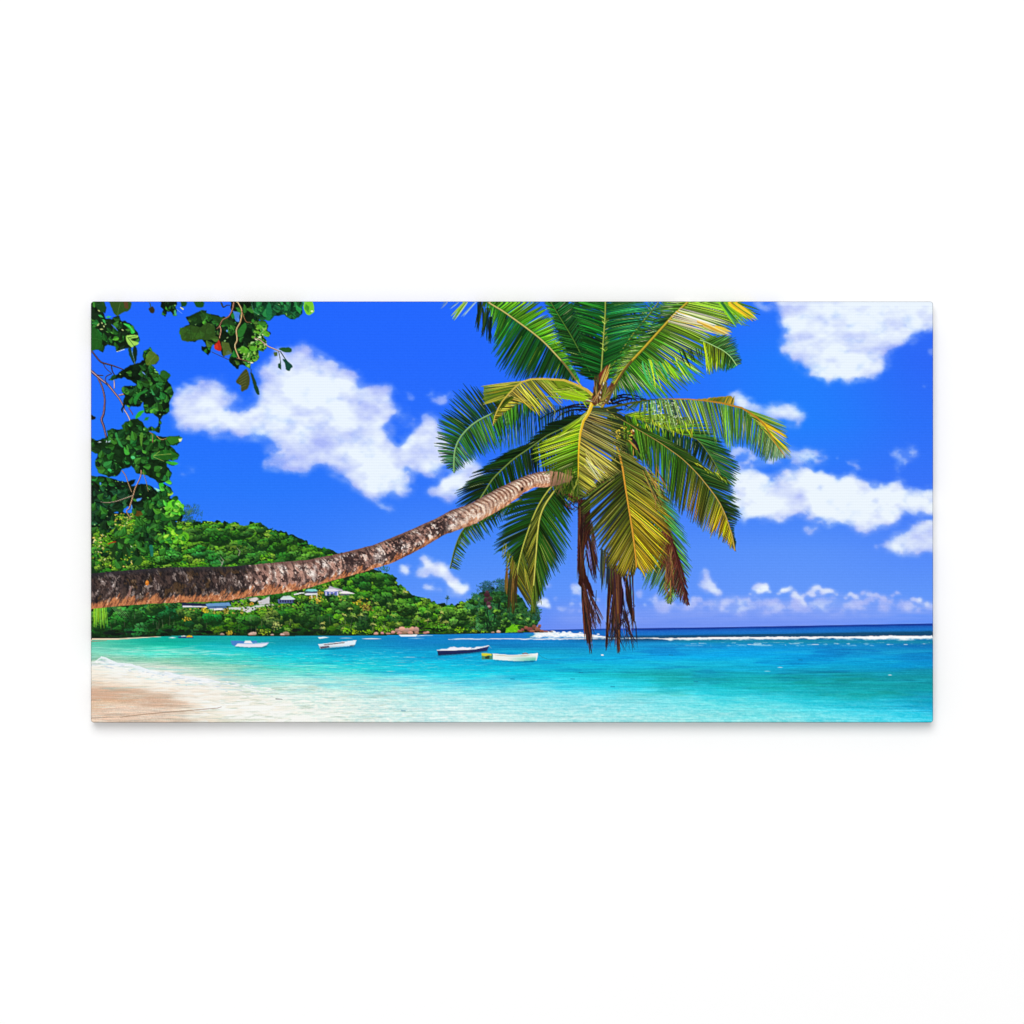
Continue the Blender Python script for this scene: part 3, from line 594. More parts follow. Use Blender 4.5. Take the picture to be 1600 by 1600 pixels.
poly(c7([(180,1004),(300,988),(420,976),(420,986),(300,1000),(190,1012)]), (96, 70, 74), B3)
stroke(c7([(122,1004),(300,985),(430,972),(552,958)]), [.4,.4,.4,.5], (240, 244, 248), B3)
poly(c7([(140,1030),(240,1018),(250,1036),(150,1052)]), (70, 60, 80), B3, .85)
stroke(c7([(480,1018),(530,1010)]), [.5,.3], (60, 60, 76), B3)
B4 = part('printed_boat', None, 'white and blue cabin boat, leftmost of the larger boats')
c9 = C((300, 790), 6.6667)
poly(c9([(430,1472),(720,1482),(780,1460),(770,1478),(720,1490),(450,1482)]), (14, 96, 110), None, .7, soft=.5)
poly(c9([(440,1450),(480,1438),(620,1440),(800,1430),(770,1460),(720,1480),(580,1482),(440,1472)]), (222, 226, 238), B4)
poly(c9([(394,1412),(470,1412),(560,1422),(670,1412),(672,1436),(580,1442),(470,1442),(440,1470),(410,1460)]), (70, 130, 200), B4)
poly(c9([(530,1444),(548,1414),(600,1412),(628,1444)]), (238, 234, 238), B4)
stroke(c9([(480,1440),(640,1446),(790,1434)]), [.5,.4,.5], (110, 160, 214), B4)
stroke(c9([(800,1432),(840,1436),(866,1440)]), [.2,.2,.1], (120, 190, 190), None, .7)
B5 = part('printed_boat', None, 'low dark boat with a yellow cover close to the left shore')
poly([(276,995.5),(300,994.8),(301,998),(278,998)], (36, 60, 120), B5)
poly([(290,995),(294,993.6),(299,994.2),(300,996.4),(290,996.8)], (226, 176, 40), B5)
poly([(282,994.4),(288,994),(289,995.6),(282,995.8)], (226, 220, 214), B5)
B6 = part('printed_boat', None, 'distant white motor boat in front of the pink boulders')
poly([(622,992.4),(652,992.2),(650,995.4),(626,995.6)], (244, 244, 248), B6)
stroke([(652, 994.6), (664, 993.6), (676, 993.8)], [.6, .5, .2], (210, 230, 236), None, .8)
B7 = part('printed_boat', None, 'tiny white boat near the shore left of the white open boat')
poly([(496,996.6),(506,996),(514,996.8),(498,999.2)], (238, 242, 246), B7)
BU = part('printed_buoy', None, 'small white mooring buoy right of the dead fronds')
dab(941.5, 1024.6, 2.1, 1.1, 0, (246, 246, 246), BU)
# ------------------------------------------------------------------ the leaning palm
PALM = part('printed_palm_tree', None, 'long ringed palm trunk leaning in from the left, dark and mossy at its foot')
def fronds(R, sides, n=60, rach=None, label=None, name='frond', dark=(14, 32, 16), under=.85, s0=.06, lab=None, jt=2.2, hi=.12, hicol=(190, 210, 150), q=1.7, dens=1.6, thin=.64):
    """R: rachis points; sides: list of (tip outline points, ink stops [(s, root, tip)], half width, sag)"""
    if lab is None: lab = part(name, PALM, label)
    Rc = Curve(R); items = []; n = int(n * dens)
    for side in sides:
        tips, pal, hw, sag = side[:4]; qq = side[4] if len(side) > 4 else q
        Tc = Curve(tips); ps = [p[0] for p in pal]
        roots = np.array([p[1] for p in pal], float); tipc = np.array([p[2] for p in pal], float)
        ph = random.random() * 6
        for i in range(n):
            v = min(max((i + random.uniform(-.3, .3)) / n, 0), 1)
            s = s0 + (1 - s0) * v; u = v ** (1 / qq)
            r = Rc(s); t = Tc(u)
            d = t - r; L = math.hypot(*d) + 1e-6
            k = 1 + random.uniform(-.13, .06)
            t = r + d * k + np.array([random.gauss(0, 1), random.gauss(0, 1)]) * jt * min(1, L / 40)
            c = r + (t - r) * .5 + np.array([0, -1.]) * sag * abs(d[0]) * .5 + np.array([0, -1]) * sag * 2
            tt = np.linspace(0, 1, 6)[:, None]
            P = (1 - tt) ** 2 * r + 2 * tt * (1 - tt) * c + tt ** 2 * t
            c0 = np.array([np.interp(u, ps, roots[:, z]) for z in range(3)]); c1 = np.array([np.interp(u, ps, tipc[:, z]) for z in range(3)])
            f = random.choice([.56, .8, .96, 1.06, 1.16, 1.3, 1.48]) + random.uniform(-.1, .1) + .12 * math.sin(s * 34 + ph)
            h = np.array([random.uniform(-10, 10), random.uniform(-7, 7), random.uniform(-9, 9)])
            cc = np.clip((c0 * (1 - tt) + c1 * tt) * f + h, 4, 255)
            items.append((P, hw * thin * min(1, .45 + L / 60), cc, random.random()))
    W6 = np.array([.6, 1, 1, .9, .62, .12])
    random.shuffle(items)
    if under:
        for P, hw, cc, q in items[::2]: stroke(P, W6 * hw * 1.7, np.array(dark) * (.8 + .5 * q), lab, under)
    for P, hw, cc, q in items:
        if under: stroke(P + [.25, .55], W6 * hw * (1.0 + .5 * q), np.array(dark) * (.7 + .6 * q) + cc.mean(0) * .1, lab, .66)
        stroke(P, W6 * hw * (.55 + .5 * q), cc, lab, .95)
        if q < hi: stroke(P[1:5], [hw * .2, hw * .38, hw * .38, hw * .1], np.array(hicol) * random.uniform(.8, 1.1), None, .8)
    if rach:
        col, w0, w1 = rach
        P = Rc(np.linspace(0, 1, 24)); w = np.linspace(w0, w1, 24)
        stroke(P + [.5, .6], w * 1.1, np.array(col) * .45, lab, .7)
        stroke(P, w, np.array(col), lab)
        stroke(P - [.25, .3], w * .4, np.clip(np.array(col) * 1.25 + 12, 0, 255), lab, .8)
    return lab
def strands(pairs, cols, w=1., n=1, spread=0, lab=None, bend=0):
    for a, b in pairs:
        for k in range(n):
            p = arr(a) + RNG.randn(2) * spread * .4; q = arr(b) + RNG.randn(2) * spread
            m = (p + q) / 2 + np.array([random.uniform(-1, 1) * bend, random.uniform(-.3, .3) * bend])
            c = jit(random.choice(cols), .2, 8)
            tt = np.linspace(0, 1, 5)[:, None]
            stroke((1 - tt) ** 2 * p + 2 * tt * (1 - tt) * m + tt ** 2 * q, np.array([.6, 1, 1, .7, .15]) * w * random.uniform(.6, 1.2), c, lab, .92)
DK = [(14,36,20),(18,48,24),(10,26,18),(24,60,28)]
# ---- behind everything: the dark fronds at the back of the crown
B0 = part('frond', PALM, 'shaded fronds at the back of the crown, upper middle')
poly([(862,471),(905,471),(925,500),(940,540),(938,590),(925,592),(905,570),(885,540),(876,512),(868,495)], (12, 34, 26), B0, .9, 7, 6)
strands([((935,580),(x, y)) for x, y in [(862,475),(866,488),(870,500),(880,478),(890,474),(884,520),(890,540),(880,505),(900,500)]], [(16,60,36),(20,84,40),(14,44,34),(40,110,50)], 1.3, 5, 7, B0, 8)
for k in range(46):
    y = random.uniform(473, 560); x = random.uniform(860, 900)
    strands([((x + 28, y + random.uniform(0, 8)), (x, y + random.uniform(-5, 4)))], random.choice([[(14,50,32)],[(22,96,44)],[(10,30,28)],[(60,120,60)],[(24,70,80)]]), 1., 1, 2, B0, 3)
for k in range(14):
    x, y = random.uniform(880, 925), random.uniform(520, 575)
    strands([((x, y), (x + random.uniform(-6, 6), y + random.uniform(5, 14)))], [(110,120,60),(140,150,70),(30,80,60)], .6, 1, 2, B0, 4)
strands([((870,481),(895,492)),((875,492),(900,500)),((880,494),(910,508)),((862,524),(894,520)),((866,522),(890,519))], [(110,150,60),(60,130,60),(30,90,130)], .8, 2, 2, B0, 2)
B1 = part('frond', PALM, 'thin open frond right of the upright middle frond')
strands([((950,575),(x, y)) for x, y in [(1005,480),(1012,490),(1018,498),(1010,512),(1000,520),(990,530)]], [(40,120,50),(80,150,60),(30,90,60)], .9, 3, 4, B1, 6)
for k in range(60):
    t = random.random(); x = 950 + t * 62; y = 575 - t * 96 + random.uniform(-14, 10)
    a = random.uniform(-.9, .3); L = random.uniform(12, 30)
    strands([((x, y), (x + L * math.cos(a), y + L * math.sin(a)))], random.choice([[(26,100,44)],[(90,160,60)],[(150,190,120)],[(20,70,60)],[(40,140,110)],[(110,170,50)]]), .85, 1, 1, B1, 3)
strands([((974,472),(1000,505)),((985,478),(1000,502))], [(14,24,40)], 1.1, 2, 1, B1, 1)
dab(966, 533, 4, 3, .4, (110, 50, 30), B1); dab(972, 536, 5, 2, .1, (40, 26, 24), B1)
fronds([(930,596),(912,560),(893,524),(876,496),(858,466)], [([(905,585),(888,566),(876,544),(868,522),(862,500),(854,480),(846,464)], [(0,(14,50,26),(20,70,34)),(.5,(16,66,30),(30,96,40)),(1,(20,90,40),(60,130,50))], 1.4, .02, 1.2),
        ([(940,570),(930,545),(916,520),(908,500),(902,482),(894,466),(880,456)], [(0,(14,44,26),(20,60,34)),(.5,(16,60,34),(24,80,50)),(1,(20,90,44),(40,110,70))], 1.4, .02, 1.2)], 60, ((50, 90, 40), .8, .8), lab=B0, dark=(8, 26, 18), hi=.06)
fronds([(944,600),(958,570),(976,540),(996,512),(1016,488),(1034,464)], [([(950,570),(956,546),(966,526),(978,506),(992,490),(1006,474),(1020,458)], [(0,(40,90,34),(70,130,50)),(.5,(24,84,40),(50,130,60)),(1,(30,100,60),(60,140,90))], 1.1, .02, 1.2),
        ([(972,585),(986,566),(1000,548),(1014,530),(1026,512),(1036,494),(1046,474)], [(0,(60,110,40),(100,150,60)),(.5,(40,110,40),(80,150,60)),(1,(40,110,50),(70,140,60))], 1.1, .02, 1.2)], 44, ((90, 120, 50), .8, .7), lab=B1, dark=(12, 36, 20), hi=.2, under=.4)
# the black curled flower stalks either side of the crown
B2 = part('flower_stalk', PALM, 'dark dried flower stalks curling out to the left of the crown'); B2R = part('flower_stalk', PALM, 'dark dried flower stalks arching out to the right of the crown')
for (a, c, b) in [((925,633),(890,625),(860,650)),((918,640),(885,635),(868,655)),((920,636),(880,630),(842,655)),((955,624),(975,608),(1005,622)),((955,627),(975,612),(1000,628)),((958,630),(985,618),(1010,624)),((950,630),(970,625),(990,640)),((925,640),(905,650),(880,662)),((915,645),(895,655),(862,672))]:
    tt = np.linspace(0, 1, 8)[:, None]; P = (1 - tt) ** 2 * arr(a) + 2 * tt * (1 - tt) * arr(c) + tt ** 2 * arr(b)
    lb = B2 if b[0] < 940 else B2R
    stroke(P, np.linspace(1.7, .7, 8), jit((22, 22, 24), .3, 8), lb)
    for k in range(16):
        q = P[random.randrange(1, 8)]; stroke([q, q + RNG.randn(2) * 4 + [0, 2]], [.7, .3], jit((26, 24, 26), .4, 8), lb, .8)
# ---- left side, hanging behind
fronds([(905,640),(880,634),(850,632),(815,636),(785,644),(772,650)], [([(900,668),(880,672),(862,678),(848,692),(832,699),(815,701),(800,704),(785,704),(776,702)], [(0,(18,40,22),(16,36,30)),(.6,(18,44,20),(22,54,28)),(1,(26,70,26),(50,110,30))], 1.25, .05, 1.1)], 44, None, 'dark frond hanging in shade behind the yellow frond', under=0, jt=2)
fronds([(915,612),(860,618),(800,632),(772,644),(755,652),(740,661),(727,673),(717,686),(711,701),(709,718),(709,737)],
       [([(840,612),(800,605),(770,618),(757,610),(748,604),(732,604),(721,605),(714,609),(707,617),(702,626),(697,635),(692,642),(687,652),(683,662),(680,674),(680,688),(682,702),(688,718),(696,730),(704,734),(709,738)], [(0,(16,40,22),(20,50,26)),(.45,(18,50,26),(30,74,44)),(.75,(24,70,34),(40,110,60)),(1,(60,120,130),(50,110,110))], 1.15, .10, 1.0),
        ([(850,640),(810,660),(785,690),(777,700),(766,708),(758,711),(747,714),(739,718),(730,723),(721,731),(714,735),(709,738)], [(0,(50,110,30),(30,90,30)),(.5,(70,130,44),(40,120,50)),(.75,(40,100,40),(30,100,70)),(1,(80,140,140),(60,110,110))], 1.2, .04, 1.35)],
       84, ((90, 140, 110), .9, 1.3), 'arching dark green frond, the farthest to the left', s0=.28, hi=.14, hicol=(150,196,190))
fronds([(925,640),(880,668),(855,680),(830,698),(805,715),(790,728),(770,748),(757,768),(748,782)],
       [([(880,655),(850,665),(817,699),(806,703),(792,706),(776,717),(758,729),(742,737),(737,743),(731,752),(724,758),(717,765),(714,771),(712,783),(716,790),(735,796)], [(0,(14,36,18),(14,34,22)),(.5,(14,40,18),(18,50,22)),(1,(16,44,20),(20,54,24))], 1.35, .16, 0.9),
        ([(900,690),(880,735),(862,746),(842,748),(826,760),(808,770),(790,780),(772,792),(758,800)], [(0,(16,40,18),(12,30,18)),(.5,(18,50,22),(16,40,24)),(1,(20,60,24),(22,60,26))], 1.4, .02, 1.2)],
       76, ((84, 118, 70), .4, .9), 'very dark frond lying behind the upper trunk', dark=(8, 22, 14), hi=.03)
fronds([(815,780),(790,792),(762,804),(738,815),(722,830),(711,855),(703,888)],
       [([(820,800),(800,806),(787,812),(780,822),(768,832),(756,840),(745,847),(733,854),(724,872),(717,893)], [(0,(14,46,30),(20,60,40)),(.5,(24,80,36),(30,84,40)),(1,(70,100,30),(50,90,40))], 1.3, .02, 1.2),
        ([(800,800),(770,812),(745,825),(725,838),(712,862),(704,890)], [(0,(20,60,24),(26,70,26)),(1,(60,100,30),(50,90,40))], 1.2, .02, 1.2)],
       40, ((70, 96, 30), 1.2, .6), 'green leaf tips hanging under the trunk', under=.3)
# ---- lower left pair
fronds([(880,745),(862,760),(846,782),(834,806),(821,842),(814,866),(809,890),(807,915)],
       [([(860,745),(830,768),(812,775),(800,786),(790,800),(785,815),(777,840),(771,851),(774,858),(779,868),(787,876),(790,888),(794,902),(798,920),(795,950)], [(0,(16,40,18),(16,44,22)),(.5,(18,52,20),(22,60,24)),(.8,(20,56,22),(30,70,30)),(1,(70,60,20),(90,70,24))], 1.35, .12, 1.35),
        ([(890,780),(870,820),(852,850),(845,880),(840,910),(838,935),(832,958)], [(0,(20,50,20),(16,40,18)),(.5,(30,60,20),(50,80,26)),(1,(110,110,30),(100,90,30))], 1.25, .03, 1.5)],
       72, ((150, 156, 60), .9, .9), 'dark hanging frond at the lower left', hi=.07, hicol=(150, 160, 70))
fronds([(885,750),(866,768),(850,792),(843,812),(840,835),(838,862),(836,888),(834,915)],
       [([(905,765),(900,790),(893,805),(890,828),(891,840),(889,856),(884,875),(876,888),(866,901),(856,911),(850,926),(843,940),(836,955),(826,961)], [(0,(18,50,20),(20,60,24)),(.45,(30,76,26),(30,84,32)),(.8,(36,84,28),(40,96,44)),(1,(90,100,30),(70,90,40))], 1.4, .10, 1.4),
        ([(865,765),(845,790),(832,815),(824,845),(822,880),(826,915),(830,945)], [(0,(30,60,20),(60,80,30)),(.5,(90,100,30),(120,120,40)),(1,(150,140,40),(120,104,30))], 1.1, .03, 1.5)],
       78, ((166, 166, 70), 1.1, .9), 'broad green hanging frond with an olive inner side, lower left', hi=.10, hicol=(160, 170, 80))
DF0 = part('dead_frond', PALM, 'thin brown dead leaf tips hanging at the far lower left of the crown')
strands([((798,880),(797,945)),((800,885),(795,958)),((804,890),(800,950)),((808,900),(803,960)),((793,885),(792,930)),((806,885),(806,955)),((800,875),(805,925))], [(100,76,32),(76,60,30),(124,96,40),(56,56,28),(60,44,30)], 1.2, 4, 2.4, DF0, 3)
for k in range(18):
    strands([((815 + k * .8, 870 + k * 3), (822 + k * .9, 905 + k * 3)),((790 + k, 850 + k * 2),(785 + k, 868 + k * 2.4))], [(120,124,40),(70,90,30),(150,146,50)], .7, 1, 2, None, 2)
# ---- behind lower right: teal-green fronds
fronds([(1005,740),(1028,790),(1042,825),(1050,860),(1054,900),(1048,944)],
       [([(1040,770),(1056,790),(1062,806),(1071,836),(1077,852),(1076,868),(1080,888),(1077,904),(1068,920),(1058,936),(1048,946)], [(0,(40,100,44),(60,140,110)),(.35,(60,130,50),(60,150,140)),(.7,(50,120,44),(90,160,90)),(1,(110,150,40),(70,120,60))], 1.1, .05, 1.4),
        ([(1000,860),(1004,890),(1010,914),(1020,920),(1030,925),(1037,932),(1044,945)], [(0,(40,90,30),(60,120,60)),(.6,(120,150,40),(60,120,60)),(1,(150,160,50),(90,130,50))], 1.1, .02, 1.4)],
       60, ((60, 90, 40), .8, .6), 'blue-green frond showing behind the lower right of the crown', under=.35)
# ---- trunk (behind the front fronds, before the dead ones)
tt_ = [(130,897),(143,896),(180,893),(207,891),(252,887),(349,886),(392,883),(436,879),(480,875),(532,865),(582,852),(624,835),(650,824),(679,811),(705,797),(730,789),(749,779),(767,769),(786,759),(805,750),(824,742),(842,737),(855,735.5),(872,737),(890,741)]
tb_ = [(130,953),(143,952),(202,946),(252,943),(283,942),(349,940),(392,933),(436,928),(480,919.5),(504,912),(569,894),(613,880),(657,858),(694,836),(722,826),(744,818),(761,807.5),(786,794),(805,781),(817,771),(834,762),(855,760.5),(874,757),(890,752)]
tw = window(142, 728, 892, 958)
gx, gy = GX[tw], GY[tw]
top = np.interp(gx, arr(tt_)[:, 0], arr(tt_)[:, 1]); bot = np.interp(gx, arr(tb_)[:, 0], arr(tb_)[:, 1])
wob = (fbm(gx / 7, gy / 7, 4, 3) - .5) * 3.4
mid = (top + bot) / 2
slope = np.interp(gx, [142, 300, 400, 500, 600, 700, 800, 850, 890], [0, -.03, -.1, -.2, -.36, -.5, -.5, -.2, .05])
t = (gy - top) / (bot - top)
s = gx + slope * (gy - mid) + 5 * (2 * t - 1) ** 2
ins = sm(-.6, .6, gy - top + wob * .4) * sm(-.6, .6, bot - gy + wob * .5)
A = lambda *c: np.array(c, np.float32)
blot = fbm(s / 6.5, t * 5, 3, 5, .66); blot2 = fbm(s / 13, t * 3.4, 10, 4, .6); fine = fbm(s / 2.2, t * 13, 6, 3, .6); speck = fbm(gx / 1.7, gy / 1.7, 2, 2)
rp = np.interp(gx, [142, 400, 500, 620, 700, 780, 850, 890], [26, 22, 15, 11, 8, 5.6, 4.6, 4.2])
ph = np.cumsum(1 / rp[0]) / SS
phs = np.interp(s, gx[0], ph) + (fbm(s / 24, t * 2.2, 8, 2) - .5) * 1.1
ring = .5 + .5 * np.cos(phs * 2 * np.pi)
def mix(a, b, k): return a + (b - a) * np.clip(k, 0, 1)[..., None]
shape = lambda c: np.broadcast_to(c, gx.shape + (3,)).astype(np.float32)
dkl = mix(shape(A(66, 53, 49)), A(40, 35, 36), sm(.4, .6, blot2)); dkl = mix(dkl, A(132, 118, 112), sm(.55, .7, blot) * .85); dkl = mix(dkl, A(90, 66, 40), sm(.58, .7, blot2) * .6)
dkl = mix(dkl, A(22, 19, 22), sm(.52, .62, fine) * .6); dkl = mix(dkl, A(190, 180, 176), sm(.74, .86, blot * .6 + speck * .45) * .9)
dkl = mix(dkl, A(104, 82, 78), np.exp(-((t - .5) / .5) ** 2) * sm(.75, .97, ring) * .22)
md = mix(shape(A(168, 130, 116)), A(204, 184, 172), sm(.48, .62, blot)); md = mix(md, A(140, 106, 96), sm(.5, .66, blot2) * .7)
md = mix(md, A(62, 46, 44), sm(.5, .58, fbm(s / 5.5, t * 6.5, 13, 5, .66)) * sm(.02, .16, t) * .95); md = mix(md, A(224, 212, 204), sm(.66, .78, blot) * .9)
md = mix(md, A(70, 52, 48), sm(.55, .68, fine) * .5); md = mix(md, A(70, 54, 52), sm(.82, .98, ring) * .6)
rt = mix(shape(A(176, 138, 114)), A(216, 192, 170), sm(.44, .62, fbm(s / 4, t * 3, 5, 4, .6)))
rt = mix(rt, A(96, 66, 58), sm(.5, .9, ring) * sm(1.0, .4, t) * sm(.25, .6, fbm(s / 9, t * 3, 2, 3)) * .85); rt = mix(rt, A(226, 212, 196), sm(.3, .05, ring) * sm(.75, .4, t) * .55)
rt = mix(rt, A(130, 84, 66), sm(.5, .62, fine) * .45)
k1 = sm(372, 404, gx + (blot - .5) * 60); k2 = sm(700, 740, gx + (blot - .5) * 50)
dkz = np.exp(-((gx - 612) / 26) ** 2) + np.exp(-((gx - 685) / 16) ** 2) + .7 * np.exp(-((gx - 545) / 22) ** 2)
md = mix(md, A(38, 30, 32), sm(.46, .56, fine * .5 + blot2 * .5) * dkz * sm(.04, .2, t) * .85)
wz = np.exp(-((gx - 708) / 8) ** 2) + .6 * np.exp(-((gx - 489) / 6) ** 2) + .5 * np.exp(-((gx - 590) / 7) ** 2)
md = mix(md, A(220, 210, 204), sm(.40, .56, blot) * wz * sm(.1, .3, t))
rt = mix(rt, A(218, 204, 192), np.exp(-((gx - 740) / 22) ** 2) * sm(.42, .6, blot) * .8)
col = mix(mix(dkl, md, k1), rt, k2)
# underside: warm orange bark lit from the sand, with a toothed upper limit
teeth = fbm((s + t * 26) / 5.2, t * 1.6, 9, 3, .6)
lim = np.interp(gx, [142, 300, 420, 560, 700, 760, 890], [.80, .80, .78, .84, .86, .78, .7])
oz = sm(-.06, .08, t - lim - (teeth - .5) * .42 - (blot2 - .5) * .35)
oc = mix(shape(A(190, 122, 78)), A(150, 88, 58), sm(.45, .62, fine)); oc = mix(oc, A(226, 176, 140), sm(.6, .74, blot) * .8); oc = mix(oc, A(80, 50, 40), sm(.6, .72, fbm((s + t * 20) / 3, t * 4, 12, 3)) * .7)
col = mix(col, oc, oz * np.interp(gx, [142, 640, 700, 760, 890], [.88, .86, .5, .6, .55]))
col = mix(col, A(124, 88, 80), sm(.16, .0, t) * sm(400, 440, gx) * .7)
col = mix(col, A(60, 60, 68), sm(.2, .0, t) * (1 - k1) * .6)
col = col * (1 - .34 * sm(.85, 1.02, t) * sm(560, 640, gx) * (1 - sm(700, 760, gx)))[..., None] * (.93 + .2 * speck)[..., None]
col = col * (.84 + .24 * sm(0, .3, t))[..., None]
put(tw, ins, np.clip(col, 0, 255) / 255., PALM)
dab(228.5, 911.5, 2.8, 4.2, .1, (206, 120, 40), None, .95); dab(228, 910, 1.2, 1.6, 0, (236, 160, 70), None, .9)
dab(816, 764, 2.2, 3.2, .2, (44, 26, 24), None, .95)
stroke([(205, 916), (200, 928), (196, 936)], [.6, 1.6, 1.2], (150, 110, 100), None, .7)
# ---- dead brown fronds hanging straight down
DB = [(60,33,28),(46,25,24),(78,45,34),(36,22,26),(92,56,42),(52,34,34)]
D1 = part('dead_frond', PALM, 'long brown dead frond hanging in two tiers, left of the two longest')
poly([(903,780),(922,780),(924,835),(916,850),(911,868),(916,898),(924,915),(930,935),(922,930),(911,918),(908,918),(903,912),(905,900),(903,890),(902,868),(903,840)], (52, 26, 22), D1, 1, .4, 2)
strands([((908 + random.uniform(-4, 8), 790), (904 + random.uniform(-1, 9), 905)) for k in range(16)], DB, 1.1, 1, 1.5, D1, 2)
strands([((918, 838), (928, 908)), ((920, 840), (930, 910)), ((917, 845), (925, 900)), ((921, 836), (931, 905)), ((915, 860), (926, 905)), ((922, 840), (935, 880)), ((924, 850), (934, 890))], [(40,30,40),(60,40,40),(30,26,36)], 1.3, 2, 1.2, D1, 2)
strands([((910 + k * .5, 915), (913 + k * 1.4, 1000 + random.uniform(-16, 12))) for k in range(9)], DB, 1.3, 2, 1.5, D1, 2)
strands([((911, 920), (924, 1020)), ((910, 930), (922, 1022)), ((912, 930), (917, 1000)), ((911, 925), (926, 1012))], DB, 1.5, 3, 1.6, D1, 2)
strands([((912 + k * .4, 912 + k), (942 - k * 1.2, 968 + k * 1.6)) for k in range(12)], [(80,44,34),(60,34,36),(110,70,60),(44,28,34)], .95, 2, 1.4, D1, 3)
strands([((905 + random.uniform(0, 18), 800 + k * 4), (903 + random.uniform(0, 16), 850 + k * 4)) for k in range(16)], [(96,56,40),(34,18,18),(74,40,30)], .6, 1, 1, D1, 1)
strands([((924, 812 + k * 5), (931 + k * .6, 850 + k * 6)) for k in range(9)], [(70,40,34),(44,30,34),(90,60,40)], .7, 2, 1.4, D1, 1)
D2 = part('dead_frond', PALM, 'widest brown dead frond, its frayed tips reaching over the sea')
strands([((952 + k * 1.1, 880 + random.uniform(-8, 8)), (948 + k * .9 + random.uniform(-2, 2), 975 + random.uniform(0, 38))) for k in range(24)], DB, 1.4, 2, 1.6, D2, 3)
strands([((960, 890), (966, 1022)), ((966, 900), (968, 1020)), ((964, 920), (967, 1021)), ((956, 900), (947, 1016)), ((954, 920), (948, 1018)), ((957, 900), (952, 990))], DB + [(120,84,50)], 1.6, 3, 1.2, D2, 2)
strands([((978, 900 + k * 2), (985 + k * .6, 950 + k * 2)) for k in range(14)] + [((984, 900), (990, 990)), ((988, 895), (991, 975)), ((980, 898), (986, 960))], DB, 1.5, 2, 1.4, D2, 2)
strands([((974 + random.uniform(-1, 2), 935 + k * 3), (980 + k * 1.2, 975 + k * 2.6)) for k in range(14)], [(50,34,40),(70,46,44),(36,30,44)], .7, 1, 1.2, D2, 2)
strands([((962 + k * 2, 960), (955 + k * 4, 1010 + random.uniform(-10, 6))) for k in range(10)], [(60,40,36),(40,40,44)], .6, 1, 2, D2, 2)
strands([((940 + k * 1.6, 858 + k), (938 + k * 1.6, 918 + random.uniform(-14, 8))) for k in range(12)], [(40,50,50),(70,80,40),(60,40,40),(30,40,60),(90,100,50)], 1., 2, 1.4, D2, 3)
D3 = part('dead_frond', PALM, 'rust brown dead frond drooping at the lower right of the crown')
fronds([(1036,815),(1048,842),(1056,868),(1063,898),(1070,925),(1077,945)], [([(1020,850),(1028,880),(1036,900),(1046,918),(1058,934),(1066,942),(1075,948)], [(0,(104,54,34),(80,46,34)),(1,(90,44,34),(70,40,40))], 1.2, 0),
        ([(1052,840),(1058,862),(1064,885),(1070,905),(1074,925),(1078,948)], [(0,(80,40,30),(70,36,30)),(1,(60,30,30),(60,30,36))], 1.1, 0)], 46, ((70, 34, 28), 2.0, 1.0), lab=D3, dark=(50, 26, 22), under=.6)
for k in range(26): strands([((1040 + random.uniform(-4, 12), 850 + k * 2.6), (1042 + random.uniform(-6, 14), 880 + k * 2.4))], [(130,90,60),(150,110,60),(100,60,40),(90,100,40)], .7, 1, 1, D3, 1)
# slivers of sky and sea between the dead leaflets, and their loose dark threads
strands([((973 + k * .7, 902 + k * 4), (975 + k * .5, 922 + k * 5)) for k in range(8)], [(112,146,246),(130,150,240)], .8, 1, .6, SKY, 1)
strands([((917 + k * 1.6, 922 + k * 4), (925 + k * 2.2, 950 + k * 4.4)) for k in range(6)], [(170,180,240),(140,160,246)], .65, 1, .6, SKY, 1)
strands([((920, 850), (926, 895)), ((918, 858), (923, 890))], [(120,156,248)], .8, 1, .6, SKY, 1)
strands([((957, 930), (952, 975)), ((980, 950), (987, 990)), ((970, 960), (978, 1000))], [(124,150,240)], .6, 1, .8, SKY, 1)
strands([((946 + random.uniform(0, 50), 960 + random.uniform(-20, 20)), (946 + random.uniform(-3, 52), 1006 + random.uniform(-8, 14))) for k in range(26)], [(40,28,30),(66,40,34),(30,30,40)], .45, 1, 1, D2, 3)
strands([((912 + random.uniform(0, 24), 940 + random.uniform(-20, 20)), (916 + random.uniform(0, 26), 985 + random.uniform(-16, 14))) for k in range(20)], [(40,28,30),(66,40,34),(90,60,50)], .45, 1, 1, D1, 3)
